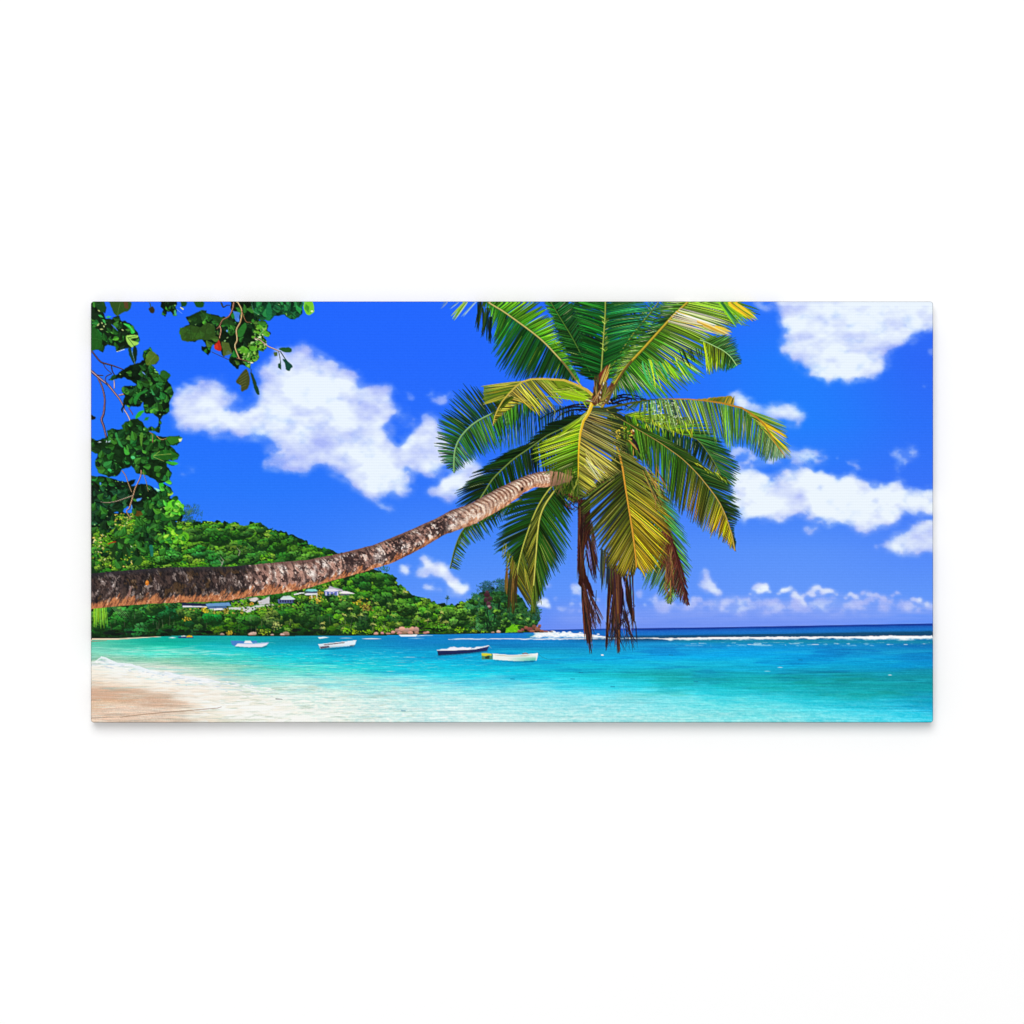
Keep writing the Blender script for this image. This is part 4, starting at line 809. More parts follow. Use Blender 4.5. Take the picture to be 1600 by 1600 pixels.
# ---- right middle and right lower
U1 = part('frond', PALM, 'dense shaded leaflets between the front frond and the right fronds')
poly([(940,632),(965,640),(985,650),(1006,668),(1020,690),(1010,716),(990,716),(975,735),(965,700)], (26, 40, 20), U1, .92, 6, 6)
for k in range(110):
    x = random.uniform(948, 1012); y = random.uniform(636, 712)
    if y > 640 + (x - 948) * 1.6 + 60 or y < 634 + (x - 948) * .5: continue
    strands([((x, y), (x + random.uniform(2, 12), y + random.uniform(6, 20)))], random.choice([[(90,110,40)],[(50,90,30)],[(150,150,60)],[(20,36,20)],[(70,120,40)],[(170,150,60)]]), .9, 1, 1, U1, 2)
fronds([(965,642),(990,652),(1030,666),(1060,676),(1076,681),(1090,686),(1102,700),(1112,714),(1119,726),(1126,740),(1132,758)],
       [([(1010,640),(1050,648),(1090,655),(1108,664),(1119,676),(1127,687),(1137,700),(1149,716),(1155,727),(1156,741),(1151,755),(1146,760),(1136,760)], [(0,(140,190,30),(150,200,30)),(.3,(130,180,40),(110,160,40)),(.55,(60,120,50),(30,90,50)),(1,(40,90,60),(30,80,80))], 1.15, .06, 1.4),
        ([(990,690),(1020,700),(1050,706),(1066,712),(1080,716),(1094,722),(1104,732),(1114,742),(1122,754),(1130,760)], [(0,(60,120,30),(40,100,30)),(.35,(30,80,34),(20,60,30)),(.7,(12,34,24),(16,40,26)),(1,(150,180,40),(190,190,50))], 1.2, .0, 1.05)],
       80, ((70, 96, 60), .5, .8), 'short green frond right of centre with a shaded inner side', hi=.10)
for k in range(90):
    x = random.uniform(990, 1092); y = random.uniform(648, 676) + (x - 1040) * .05
    strands([((x, y - 3), (x + random.uniform(-3, 7), y + random.uniform(4, 11)))], [(150,200,30),(180,200,40),(110,170,30),(200,190,60),(60,120,30)], .8, 1, 1, None, 1)
fronds([(960,648),(1000,672),(1030,690),(1050,704),(1065,715),(1081,730),(1094,744),(1106,759),(1117,773),(1127,789),(1135,807),(1140,822),(1144,834),(1149,860)],
       [([(975,690),(990,720),(1003,722),(1012,738),(1022,748),(1036,768),(1046,782),(1054,793),(1063,801),(1076,806),(1087,815),(1096,826),(1104,834),(1118,837),(1130,844),(1142,856),(1152,862)], [(0,(60,120,30),(90,150,40)),(.3,(70,120,40),(40,96,40)),(.5,(40,90,30),(50,90,40)),(.66,(70,84,26),(150,110,30)),(.76,(70,96,26),(130,120,40)),(.83,(190,170,24),(240,176,20)),(1,(240,186,24),(236,156,30))], 1.35, .0, 1.5),
        ([(1000,668),(1040,686),(1075,706),(1092,720),(1112,738),(1128,748),(1142,760),(1150,770),(1152,780),(1154,793),(1158,806),(1153,816),(1148,830),(1151,848)], [(0,(50,90,30),(40,80,30)),(.4,(30,70,28),(60,90,40)),(.7,(24,60,28),(40,80,50)),(1,(18,44,28),(30,60,60))], 1.15, .10, 1.5)],
       100, ((150, 130, 60), .3, 1.1), 'large hanging frond on the right with an orange-yellow tip', hi=.10, hicol=(180, 180, 90))
for k in range(40):
    x = random.uniform(1086, 1136); strands([((x, 722 + (x - 1086) * .5), (x + random.uniform(4, 12), 728 + (x - 1086) * .62))], [(170,190,40),(210,200,60),(100,130,40),(16,34,22)], .8, 1, 1, None, 1)
# ---- right: long horizontal frond
fronds([(958,634),(985,629),(1008,625),(1040,622),(1077,622.6),(1102,625),(1127,628),(1147,633),(1160,636),(1172,644),(1184,652),(1196,664),(1206,680),(1213,692),(1228,714)],
       [([(970,640),(990,642),(1002,648),(1016,662),(1035,670),(1060,670),(1082,672),(1100,676),(1119,686),(1133,689),(1140,701),(1150,692),(1162,696),(1172,701),(1182,708),(1193,719),(1206,721),(1216,718),(1228,716)], [(0,(30,60,30),(30,70,40)),(.2,(70,120,50),(120,160,90)),(.4,(120,160,80),(170,200,130)),(.6,(70,120,44),(80,140,60)),(.8,(60,104,34),(50,96,50)),(1,(110,140,110),(110,150,170))], 1.25, .0, 1.55)],
       104, None, 'long frond arching out to the right over the white cloud', s0=.12, under=.4, dark=(22, 50, 24), hi=.34, hicol=(206, 220, 160))
FR = len(PARTS) - 1
poly([(1090,623),(1104,621.5),(1125,619),(1143,617),(1147,622),(1148,632),(1127,628.6),(1102,625.6)], (150, 134, 36), FR, 1, 1, 3)
for k in range(20): strands([((1104 + k * 2.2, 625.6 + k * .3), (1112 + k * 2, 620 - k * .12))], [(110,110,30),(60,110,50),(180,150,50),(40,90,60)], .8, 1, .6, FR, 1)
strands([((1165 + k * 2.9, 639 + k * 3.2), (1226 + k * .8, 662 + k * 4.4)) for k in range(13)], [(180,176,60),(100,140,50),(200,186,70),(140,160,60),(60,110,50),(40,80,36)], .95, 4, 2.2, FR, 2)
strands([((1186, 654), (1231, 683)), ((1192, 662), (1232, 682)), ((1196, 668), (1236, 706)), ((1190, 658), (1230, 680))], [(236,210,40),(240,190,40)], 1.1, 2, 1.4, FR, 1)
stroke([(945,638),(985,629),(1008,625),(1030,622.5)], [2, 1.8, 1.2, .6], (70, 80, 30), FR)
stroke([(1030,622.4),(1077,622.8),(1102,625.2),(1127,628.6),(1147,633.4),(1160,636.4),(1172,644),(1184,652),(1196,664),(1206,680),(1213,692),(1228,714)], [.6,.9,1,1.3,1.4,1.3,1.4,1.4,1.3,1.1,.9,.3], (176, 130, 40), FR)
for k in range(150):
    x = random.uniform(1002, 1066); y = random.uniform(626, 662)
    if y > 626 + (x - 1000) * 1.4: continue
    dab(x, y, 1.5, .7, random.uniform(-.9, .2), random.choice([(220,226,200),(150,190,120),(60,110,50),(20,50,40)]), None, .8)
# ---- top fronds
fronds([(938,600),(941,562),(943,530),(945,505),(946,485),(946,458)],
       [([(915,590),(908,572),(904,552),(904,530),(903,512),(900,494),(895,480),(890,468),(886,456),(884,450)], [(0,(12,60,30),(20,84,40)),(.5,(14,76,34),(24,96,44)),(1,(20,96,40),(40,120,50))], 1.5, .06, 1.25),
        ([(962,590),(966,570),(976,548),(986,528),(1000,512),(1012,500),(1016,490),(1014,476),(1006,464),(1000,455)], [(0,(30,90,34),(60,130,50)),(.4,(14,70,34),(30,110,60)),(.7,(16,80,40),(50,150,130)),(1,(24,90,50),(50,140,110))], 1.4, .08, 1.25)],
       62, ((120, 140, 60), 1.0, 1.0), 'upright deep green frond in the middle of the crown top', dark=(8, 40, 20), hi=.05, hicol=(150, 190, 90))
for k in range(26):
    y = random.uniform(478, 545); strands([((945, y + 4), (945 + random.choice([-1, 1]) * random.uniform(3, 9), y))], [(170,190,80),(120,160,60)], .5, 1, .6, None, 0)
fronds([(938,640),(950,619),(960,600),(973,580),(986,564),(1004,545),(1022,525),(1041,504),(1055,489),(1069,476),(1088,458)],
       [([(950,605),(962,580),(970,562),(980,546),(990,534),(1003,521),(1014,510),(1024,497),(1026,482),(1032,470),(1044,456)], [(0,(90,120,40),(130,160,60)),(.4,(40,100,34),(90,150,50)),(.7,(30,90,50),(40,110,90)),(1,(110,150,40),(90,140,50))], 1.15, .04, 1.0),
        ([(955,625),(972,612),(980,616),(990,622),(1008,622),(1022,620),(1036,621),(1050,617),(1062,616),(1073,608),(1084,597),(1095,587),(1106,572),(1112,552),(1122,535),(1140,522),(1146,508),(1160,502),(1176,494),(1190,480)], [(0,(60,100,30),(60,130,50)),(.2,(50,110,30),(60,160,70)),(.4,(40,100,30),(110,180,60)),(.6,(60,110,34),(90,160,50)),(.8,(130,150,60),(120,160,60)),(1,(90,150,50),(80,150,60))], 1.5, .10, 1.2)],
       112, ((160, 140, 40), 1.9, 1.5), 'big sunlit frond sweeping to the upper right', s0=.2, dark=(14, 40, 18), hi=.42, hicol=(226, 230, 186), jt=3)
FU = len(PARTS) - 1
strands([((1045 + k * 3, 500 - k * 3), (1128 + k * 1.4, 520 - k * 2)) for k in range(7)], [(226,214,190),(200,200,150),(230,200,90)], 1.2, 2, 3, FU, 4)
strands([((1100,508),(1140,522)),((1110,512),(1142,518)),((1118,508),(1140,516)),((1090,500),(1138,520))], [(236,196,40),(240,210,60),(220,190,110)], 1.6, 2, 2, FU, 2)
strands([((1120 + k, 462), (1150 + k * 5, 505 - k * 1.5)) for k in range(8)], [(80,160,40),(40,120,70),(110,180,50),(60,140,110)], 1.5, 3, 3, FU, 3)
strands([((1138,470),(1176,494)),((1140,468),(1180,497)),((1146,470),(1182,496)),((1150,472),(1180,492)),((1140,474),(1168,496))], [(226,200,40),(190,190,40),(230,170,50),(140,170,40)], 1.6, 3, 1.6, FU, 2)
strands([((1005 + k * 5, 566 + random.uniform(-6, 6)), (1016 + k * 6, 600 + random.uniform(-6, 12) - k * 1.2)) for k in range(14)], [(110,190,40),(150,200,50),(60,160,110),(40,110,40)], 1.3, 2, 3, FU, 4)
strands([((1062 + k * 3.4, 544), (1074 + k * 3, 572 - k)) for k in range(11)], [(24,56,24),(60,70,30),(40,80,30),(20,44,24)], 1.0, 1, 3, FU, 3)
fronds([(1095,530),(1106,534),(1118,540),(1130,546),(1142,556),(1152,570)],
       [([(1120,524),(1138,522),(1148,526),(1151,534),(1153,541),(1155,549),(1159,559),(1160,568)], [(0,(90,150,50),(110,170,60)),(.6,(50,110,60),(40,110,110)),(1,(80,150,130),(60,130,130))], 1.1, .03, 1.2),
        ([(1108,584),(1113,580),(1120,577),(1127,576),(1134,578),(1142,575),(1148,574)], [(0,(120,160,30),(150,200,30)),(.4,(120,130,40),(100,160,30)),(.7,(30,70,30),(40,120,60)),(1,(50,130,90),(70,170,150))], 1.4, 0, 1.0)],
       46, ((120, 170, 130), .7, .6), 'small frond tip fanning out below the big upper right frond', under=.5, hi=.05)
# ---- upper left frond
fronds([(915,610),(900,592),(885,571),(867,551),(855,538),(842,526),(824,512),(802,496),(785,484),(768,474),(750,462)],
       [([(905,596),(890,594),(872,594),(850,594),(826,594),(806,594),(794,590),(784,582),(776,570),(773,556),(773,541),(772,524),(769,505),(764,490),(756,478),(746,468)], [(0,(14,50,24),(16,54,28)),(.3,(16,60,28),(16,56,30)),(.55,(20,84,34),(20,70,34)),(.75,(30,110,36),(60,140,40)),(1,(36,110,40),(100,160,50))], 1.35, .04, 0.82),
        ([(905,590),(893,566),(884,546),(874,527),(868,510),(864,497),(857,487),(849,478),(838,468),(824,458),(808,450),(790,450),(770,452)], [(0,(60,140,30),(90,190,40)),(.35,(60,150,34),(120,200,40)),(.7,(70,150,36),(120,190,40)),(1,(60,130,40),(70,130,40))], 1.3, .02, 0.8)],
       104, ((156, 150, 80), 1.3, 1.2), 'big fresh green frond sweeping to the upper left', dark=(10, 44, 20), hi=.08, hicol=(150, 210, 60))
FL = len(PARTS) - 1
strands([((745 + random.uniform(0, 10), 471), (743 + random.uniform(-1, 4), 505 + random.uniform(0, 16))) for k in range(10)] + [((758 + random.uniform(-4, 8), 480), (754 + random.uniform(-2, 4), 516 + random.uniform(0, 10))) for k in range(9)] + [((764 + random.uniform(-2, 4), 494), (764 + random.uniform(-3, 5), 528 + random.uniform(0, 8))) for k in range(10)], [(14,34,34),(20,44,40),(12,26,30),(40,70,40)], 1.2, 1, 1, FL, 2)
FT = part('frond', PALM, 'pale green leaf tip cut by the top edge, farthest upper left')
strands([((728,468),(707,497)),((732,468),(712,494)),((726,470),(705,492)),((730,470),(709,500))], [(150,200,90),(190,220,150),(90,150,50)], 1.4, 2, .8, FT, 1)
strands([((700,470),(688,481)),((696,470),(690,476)),((740,472),(720,492)),((744,470),(724,494)),((716,470),(702,482))], [(90,140,220),(60,110,150),(150,190,210)], .7, 2, 1, FT, 1)
# ---- the yellow frond
fronds([(936,626),(918,608),(900,599),(881,592),(850,590.5),(830,591),(815,596),(805,604),(795,614),(785,626),(778,638),(773,650),(770,664)],
       [([(930,634),(915,630),(900,626),(888,623),(880,625),(874,635),(862,641),(847,645),(838,641),(825,630),(812,627),(802,634),(796,640),(789,644),(782,650),(775,658),(770,666)], [(0,(110,160,30),(140,190,30)),(.3,(140,150,50),(170,180,50)),(.6,(160,144,70),(200,180,60)),(.85,(190,170,40),(220,200,50)),(1,(170,150,50),(190,170,60))], 1.55, .03, 0.62)],
       86, None, 'curved yellow frond on the left of the crown', s0=.04, dark=(44, 50, 16), hi=.16, hicol=(226, 206, 110), jt=2.6)
FY = len(PARTS) - 1
poly([(815,593),(800,597),(776,600),(755,603),(755,614),(757,628),(775,628),(786,624),(796,612),(806,602)], (90, 120, 36), FY, .8, 1, 4)
strands([((818 - k * 3.2, 595 + k * 2.6), (755 + random.uniform(-1, 3), 603 + k * 3)) for k in range(10)], [(150,150,40),(100,140,40),(190,180,70),(60,90,30)], 1.5, 3, 1.6, FY, 1)
strands([((800, 620), (778 - k * 2, 630 + k * 3)) for k in range(8)], [(40,60,20),(80,100,30),(24,44,20)], 1.2, 2, 3, FY, 2)
poly([(938,627),(918,607),(900,599),(878,592),(866,592),(876,614),(892,622),(915,629),(930,636)], (96, 136, 34), FY, .8, 1.5, 4)
strands([((934 - k * 4, 622 - k * 1.6), (884 - k * 3, 602 + k * 1.2)) for k in range(10)], [(60,84,24),(40,60,20),(190,196,80),(120,160,40)], .8, 2, 3, FY, 4)
strands([((936 - k * 2, 628 - k * 1.6), (890 - k * 3, 621 - k * 1.1)) for k in range(12)], [(150,190,40),(110,160,30),(170,190,60),(60,90,24),(190,196,70)], 1.1, 2, 2, FY, 3)
stroke([(936,626),(918,609),(900,600),(881,593),(850,591),(830,591.4),(815,596),(805,604),(795,614),(785,626),(778,638),(773,650),(770,664)], [2.4,2.2,1.9,1.7,1.4,1.3,1.3,1.2,1.1,1,.9,.8,.4], (196, 176, 70), FY)
strands([((930,628),(890 - k * 4, 606 + k * 1.6)) for k in range(9)], [(120,170,30),(160,190,40),(100,150,30)], 1.6, 2, 2, FY, 2)
# ---- lower centre frond
fronds([(960,690),(968,708),(973,730),(976,751),(979,770),(982,789),(985,807),(989,830),(991,848),(993,864),(995,886)],
       [([(960,720),(948,745),(934,758),(921,769),(910,777),(904,787),(905,800),(911,812),(916,826),(920,836),(925,844),(935,853),(940,864),(946,873),(952,887),(958,895),(966,897),(976,901),(984,902),(991,896),(995,888)], [(0,(30,40,18),(20,30,16)),(.2,(36,52,22),(40,76,30)),(.5,(50,66,24),(84,100,34)),(.75,(84,92,26),(140,130,34)),(1,(120,110,30),(150,130,30))], 1.6, .03, 1.6),
        ([(985,712),(1000,722),(1015,738),(1030,752),(1041,765),(1046,780),(1046,792),(1047,806),(1050,822),(1047,838),(1042,856),(1041,872),(1036,884),(1027,891),(1017,897),(1012,900),(1006,896),(1000,890)], [(0,(90,80,40),(90,90,40)),(.25,(90,100,34),(120,130,40)),(.5,(110,120,34),(170,140,40)),(.75,(180,160,34),(220,180,30)),(.9,(200,180,40),(230,190,30)),(1,(190,160,40),(220,170,40))], 1.5, .04, 1.7)],
       96, ((206, 150, 50), 1.1, 1.0), 'broad yellow-green frond hanging at the lower centre', dark=(24, 26, 14), under=.95, hi=.18, hicol=(206, 186, 90))
FC = len(PARTS) - 1
strands([((1000 + random.uniform(0, 30), 722 + random.uniform(0, 40)), (1030 + random.uniform(-6, 16), 750 + random.uniform(0, 50))) for k in range(26)], [(150,110,60),(180,150,60),(60,50,26),(120,140,60)], .8, 1, 3, FC, 2)
stroke([(966,702),(973,730),(979,770),(985,807),(991,848),(995,886)], [1.6,1.3,1.2,1.1,1,.5], (204, 150, 50), FC)
# ---- front centre frond
fronds([(926,628),(920,645),(912,657),(907,676),(905,695),(904,714),(904,732),(903,757),(903,782)],
       [([(912,646),(900,660),(880,673),(860,686),(842,696),(832,705),(832,715),(838,722),(845,730),(852,736),(862,744),(872,752),(882,770),(890,780),(896,786),(902,786)], [(0,(120,110,40),(110,130,40)),(.2,(120,180,40),(150,200,40)),(.5,(110,180,34),(150,200,50)),(.7,(40,90,24),(60,110,30)),(1,(50,80,24),(90,110,36))], 1.5, .04, 1.45),
        ([(945,636),(962,646),(976,662),(983,680),(982,698),(974,714),(970,732),(965,742),(956,748),(946,750),(936,757),(926,768),(915,776),(906,778)], [(0,(40,60,24),(50,70,26)),(.2,(110,100,60),(70,90,34)),(.45,(140,120,70),(120,130,50)),(.7,(190,180,60),(220,200,90)),(.85,(120,120,40),(190,180,60)),(1,(60,90,26),(110,120,40))], 1.5, .03, 1.8)],
       92, None, 'broad front frond in the middle of the crown with a yellow midrib', dark=(30, 34, 16), hi=.16, hicol=(216, 206, 140))
FM = len(PARTS) - 1
stroke([(926,628),(920,645),(912,657),(907,676),(905,695),(904,714),(904,732),(903,757)], [3.2,2.4,1.9,1.6,1.4,1.1,.9,.5], (224, 184, 40), FM)
stroke([(924,630),(918,645),(910,657),(905.6,676),(904,695)], [1,.8,.6,.5,.3], (246, 220, 110), FM, .8)
strands([((915, 700 + k * 4), (950 - k * 2, 745 + k * 1.5)) for k in range(8)], [(240,230,180),(226,216,120)], .9, 1, 3, FM, 2)
strands([((955 - k * 5, 748 + k * 2.6), (952 - k * 5, 751 + k * 2.6)) for k in range(9)], [(120,90,50),(90,80,40),(190,170,110)], .8, 1, 1.4, FM, 0)
strands([((900 + random.uniform(-14, 6), 735 + random.uniform(0, 25)), (896 + random.uniform(-14, 10), 776 + random.uniform(-6, 12))) for k in range(26)], [(40,70,20),(90,110,40),(60,90,30),(130,140,50),(24,40,16)], 1.1, 1, 2, FM, 2)
strands([((872 + random.uniform(-8, 26), 734 + random.uniform(-4, 12)), (868 + random.uniform(-10, 30), 772 + random.uniform(-10, 12))) for k in range(36)], [(30,60,20),(20,44,18),(60,84,30),(90,100,36),(110,84,50)], 1.0, 1, 2, FM, 3)
poly([(860,735.5),(874,737),(886,740),(894,744),(892,751),(882,755),(872,757.5),(860,760)], lambda gx, gy: np.array((168,124,96), np.float32) * (1.08 - .3 * np.clip((gy - 742) / 14, 0, 1) + .16 * (fbm(gx / 1.6, gy / 5, 3, 2) - .5))[..., None], PALM, .9, 1, 4, soft=.5)
strands([((866 + k * 2.2, 733 + random.uniform(-2, 2)), (860 + k * 2.6, 748 + random.uniform(0, 14))) for k in range(13)], [(70,96,36),(110,120,44),(44,70,26),(130,100,60)], .75, 1, 1.5, FM, 2)
# coconut sheath debris right of the front frond, brown scraps below it
SC = part('husk', PALM, 'brown and yellow husk hanging right of the front frond')
dab(988, 674, 5.5, 2.6, .9, (110, 60, 30), SC); dab(990, 672, 2.2, 1, .9, (230, 200, 160), SC)
stroke([(983, 679), (990, 686), (996, 696), (1001, 708)], [1.2, 1.9, 2.0, .6], (40, 26, 34), SC)
stroke([(984, 688), (990, 695), (996, 702)], [1, 1.6, .6], (180, 130, 60), SC)
for k in range(50):
    x = 962 + random.uniform(0, 26); y = 666 + random.uniform(0, 24)
    dab(x, y, 1.5, .8, random.uniform(-1, 1), random.choice([(200,180,50),(230,200,70),(110,120,40),(60,60,24)]), None, .85)
for k in range(60):
    x = 880 + random.uniform(0, 30); y = 772 + random.uniform(0, 26)
    dab(x, y, 2, .8, random.uniform(-1.5, 1.5), random.choice([(70,24,26),(40,20,22),(20,26,18),(100,50,40),(60,80,30)]), None, .85)
# ---- crown heart
CH = part('crown_heart', PALM, 'brown sheaths and cream fibres at the heart of the crown')
poly([(924,628),(928,606),(932,594),(938,590),(944,582),(950,575),(952,580),(948,596),(950,606),(956,596),(960,600),(952,616),(952,626),(944,632),(932,634)], (96, 54, 36), CH, 1, 1.5, 3)
poly([(933,600),(937,582),(944,574),(951,568),(949,578),(944,592),(938,602)], (118, 48, 34), CH, 1, .6, 3)
strands([((938, 600), (948, 572)), ((941, 604), (953, 568)), ((944, 600), (952, 574)), ((940, 606), (947, 588))], [(206,180,80),(226,206,120),(170,140,60)], 1.1, 2, 1, CH, 1)
strands([((930 + random.uniform(-3, 3), 625), (928 + random.uniform(-6, 8), 585)) for k in range(8)], [(60,60,30),(90,80,40),(40,44,24),(110,60,40)], 1.3, 1, 2, CH, 1)
strands([((938 + random.uniform(-4, 6), 618), (944 + random.uniform(-6, 12), 626 + random.uniform(-2, 4))) for k in range(12)] + [((946, 612), (941, 628)), ((950, 606), (943, 630)), ((944, 596), (938, 622))], [(230,206,160),(206,170,120),(140,90,60),(236,220,190),(70,40,34)], .8, 1, 1.4, CH, 1)
strands([((912, 626), (931, 627)), ((916, 624), (930, 626)), ((920, 622), (932, 628))], [(214,196,176),(180,150,120),(120,90,70)], .8, 2, .8, CH, 1)
strands([((932,632),(944,630)),((930,634),(942,634)),((934,630),(940,636))], [(214,206,150),(180,180,100),(90,100,40)], 1, 2, 1, CH, 1)
strands([((930 + random.uniform(-4, 20), 628 + random.uniform(-4, 2)), (934 + random.uniform(-8, 18), 600 + random.uniform(-8, 8))) for k in range(26)], [(60,34,28),(150,100,60),(36,26,22),(110,120,40),(190,150,90),(84,50,36)], .7, 1, 1, CH, 2)
strands([((940, 626), (948 + k * 2, 590 + k * 3)) for k in range(8)], [(120,130,50),(80,90,36),(150,120,60)], .8, 1, 2, CH, 2)
stroke([(949,628),(956,612),(962,600),(974,580),(987,563)], [2.2,1.9,1.7,1.5,1.3], (96, 84, 40), FU)
stroke([(900,592),(890,578),(878,563)], [1.5,1.4,1.3], (120, 112, 56), FL)
# ------------------------------------------------------------------ overhanging broad-leaved branches, upper left
def past_edge(pts):                                       # what is cut by the print's edge runs on over it
    return [(x - 9 if x < 143.2 else x, y - 9 if y < 473.4 else y) for x, y in pts]
def tick(p, w, col, lab):
    (ax, ay), (bx, by) = p[0], p[-1]
    stroke([p[0], (ax * .6 + bx * .4 + .3, ay * .6 + by * .4), p[-1]], [w * .25, w, w * .2], col, lab, .9)
def poly(pts, col, lab=None, a=1., rough=0, rscale=6, soft=0, smooth=None, clip=None, seed=0, _p=poly):
    pts = past_edge(pts)
    return _p(pts, col, lab, a, rough, rscale, soft, len(pts) >= 5 if smooth is None else smooth, clip, seed)
d1 = C((140, 465), 8.889); d2 = C((140, 630), 8.889); d3 = C((140, 760), 8.889); d4 = C((270, 465), 6.957)
def leaf(x, y, L, wd, ang, base, lab, clip=None, lite=None, a=1.):
    """one broad leaf: pointed base, round tip, midrib and a lighter half"""
    ts = np.linspace(0, 1, 9)
    prof = np.array([.06, .30, .52, .74, .92, 1., .92, .62, .04]) * wd
    c, s = math.cos(ang), math.sin(ang); bend = random.uniform(-.18, .18) * L
    cx = ts * L; cy = bend * np.sin(ts * np.pi)
    up = [(x + (cx[i]) * c - (cy[i] + prof[i]) * s, y + cx[i] * s + (cy[i] + prof[i]) * c) for i in range(9)]
    dn = [(x + (cx[i]) * c - (cy[i] - prof[i]) * s, y + cx[i] * s + (cy[i] - prof[i]) * c) for i in range(9)]
    md = [(x + cx[i] * c - cy[i] * s, y + cx[i] * s + cy[i] * c) for i in range(9)]
    poly([(p[0] + .5, p[1] + .8) for p in up + dn[::-1]], np.array(base) * .35, lab, .7 * a, .5, 3, smooth=False, clip=clip)
    poly(up + dn[::-1], jit(base, .1, 5), lab, a, .5, 3, smooth=False, clip=clip, seed=random.randrange(9))
    l2 = lite if lite is not None else np.clip(np.array(base) * 1.45 + 6, 0, 255)
    poly(up + md[::-1], jit(l2, .12, 6), lab, .6 * a, .4, 3, smooth=False, clip=clip)
    stroke(md, np.linspace(.45, .15, 9), np.clip(np.array(base) * 1.9 + 20, 0, 255), None, .35 * a, clip)
    for i in (2, 3, 4, 5, 6):
        for e in (up, dn):
            stroke([md[i], e[min(8, i + 1)]], [.25, .1], np.array(base) * .55, None, .2 * a, clip)
LG = [(30,78,28),(24,62,26),(38,94,32),(18,44,22),(48,104,34),(28,70,24),(16,38,20),(34,100,40)]
def mass(outline, lab, n, size=(9, 15), pal=LG, bright=.08, rough=1.6, base=(15, 32, 17)):
    outline = past_edge(outline); p = arr(outline); win = window(p[:, 0].min() - 4, p[:, 1].min() - 4, p[:, 0].max() + 4, p[:, 1].max() + 4)
    m = np.zeros((H, W), np.float32); m[win] = pmask(outline, win, rough, 5, 2)
    k = box1(box1(m[win], 1, 0), 1, 1); m[win] = k
    put(win, k, (np.array(base, np.float32) * (.55 + .9 * fbm(GX[win] / 5, GY[win] / 5, 4, 3))[..., None]) / 255., lab)
    ys, xs = np.nonzero(m[win] > .6)
    if len(ys) == 0: return m
    for q in range(int(n * 1.5)):
        i = RNG.randint(len(ys)); x = GX[win][ys[i], xs[i]]; y = GY[win][ys[i], xs[i]]
        L = random.uniform(*size) * .82
        col = random.choice(pal); a = random.uniform(-.4, 2.6)
        if random.random() < bright: leaf(x, y, L * .8, L * .28, a, (60, 140, 44), lab, m, (110, 196, 60))
        else: leaf(x - math.cos(a) * L * .5, y - math.sin(a) * L * .5, L, L * random.uniform(.28, .42), a, col, lab, m)
    for q in range(n // 3):
        i = RNG.randint(len(ys)); x = GX[win][ys[i], xs[i]]; y = GY[win][ys[i], xs[i]]
        dab(x, y, random.uniform(.8, 2.2), random.uniform(.5, 1.1), random.uniform(-1, 1), random.choice([(90,170,70),(60,150,70),(150,200,120),(16,22,18),(70,130,50)]), None, .8, m)
    return m
BR = part('printed_leafy_branch', None, 'broad-leaved branches hanging down the left edge of the print')
TW = part('twig', BR, 'bare purplish twigs among the leaves at the left edge')
def branch(pts, w, col, lab):
    P = smooth_line(pts, 5); ww = np.interp(np.linspace(0, 1, len(P)), np.linspace(0, 1, len(w)), w)
    stroke(P + [.3, .4], ww, np.array(col) * .4, lab); stroke(P, ww * .8, np.array(col) * .75, lab); stroke(P - [.2, .25], ww * .35, np.clip(np.array(col) * 1.5 + 20, 0, 255), lab, .9)
br = (84, 66, 84)
branch(d1([(20,735),(60,790),(140,880),(230,910),(330,940),(450,985)]), [1.2,1.3,1.4,1.2,1,.7], (60, 48, 60), TW)
branch(d1([(20,1020),(90,1080),(160,1140),(240,1200),(330,1310),(400,1400),(450,1490),(480,1580)]), [2.4,2,1.9,1.8,1.6,1.4,1.2,1], (110, 90, 104), TW)
branch(d1([(100,1110),(150,1210),(185,1330),(195,1440),(180,1600)]) + d2([(150,220),(180,310),(210,440),(225,540)]), [1.2,1.4,1.5,1.6,1.8,2,1.8,1.5,1.2], br, TW)
branch(d1([(165,890),(210,970),(290,1040)]), [.6,.5,.4], (60,50,60), TW); branch(d1([(285,930),(300,1010),(330,1060)]), [.9,.9,.7], (44,36,44), TW)
branch(d1([(290,1045),(215,1085),(205,1150),(240,1210)]), [.7,.6,.6,.5], (60,50,66), TW); branch(d1([(325,1140),(330,1210),(330,1250)]), [.9,.9,.7], (150,140,160), TW)
branch(d1([(400,1345),(460,1335),(520,1340)]), [.9,1,.8], (150,120,90), TW); branch(d1([(90,1065),(170,1070)]), [.9,.5], (60,50,60), TW)
branch(d2([(470,90),(510,150),(545,230),(520,260)]), [1,1.1,1.1,.8], (150,140,160), TW); branch(d2([(530,60),(570,120),(585,150)]), [.8,.8,.6], (90,70,90), TW)
poly(d2([(20,90),(70,190),(60,220),(20,240)]), (20, 26, 20), BR, 1, 1, 4)
mass(d1([(18,55),(170,55),(218,160),(192,205),(165,190),(205,270),(300,285),(345,235),(410,240),(420,290),(560,350),(625,440),(682,530),(692,580),(645,640),(560,690),(470,705),(370,745),(345,680),(230,640),(195,680),(170,760),(110,710),(18,712)]), BR, 34, (10, 17), bright=.03, base=(20, 36, 20))
poly(d1([(18,400),(90,430),(165,590),(110,700),(18,712)]), (34, 92, 32), BR, .9, .6, 4); stroke(d1([(18,560),(80,560),(150,580)]), .3, (60,120,50), None, .6)
poly(d1([(280,55),(545,55),(548,145),(440,200),(380,240),(330,210),(290,120)]), (48, 82, 32), BR, 1, .8, 4); poly(d1([(455,65),(530,65),(520,140),(470,130)]), (96, 62, 40), BR, .85, .6, 4)
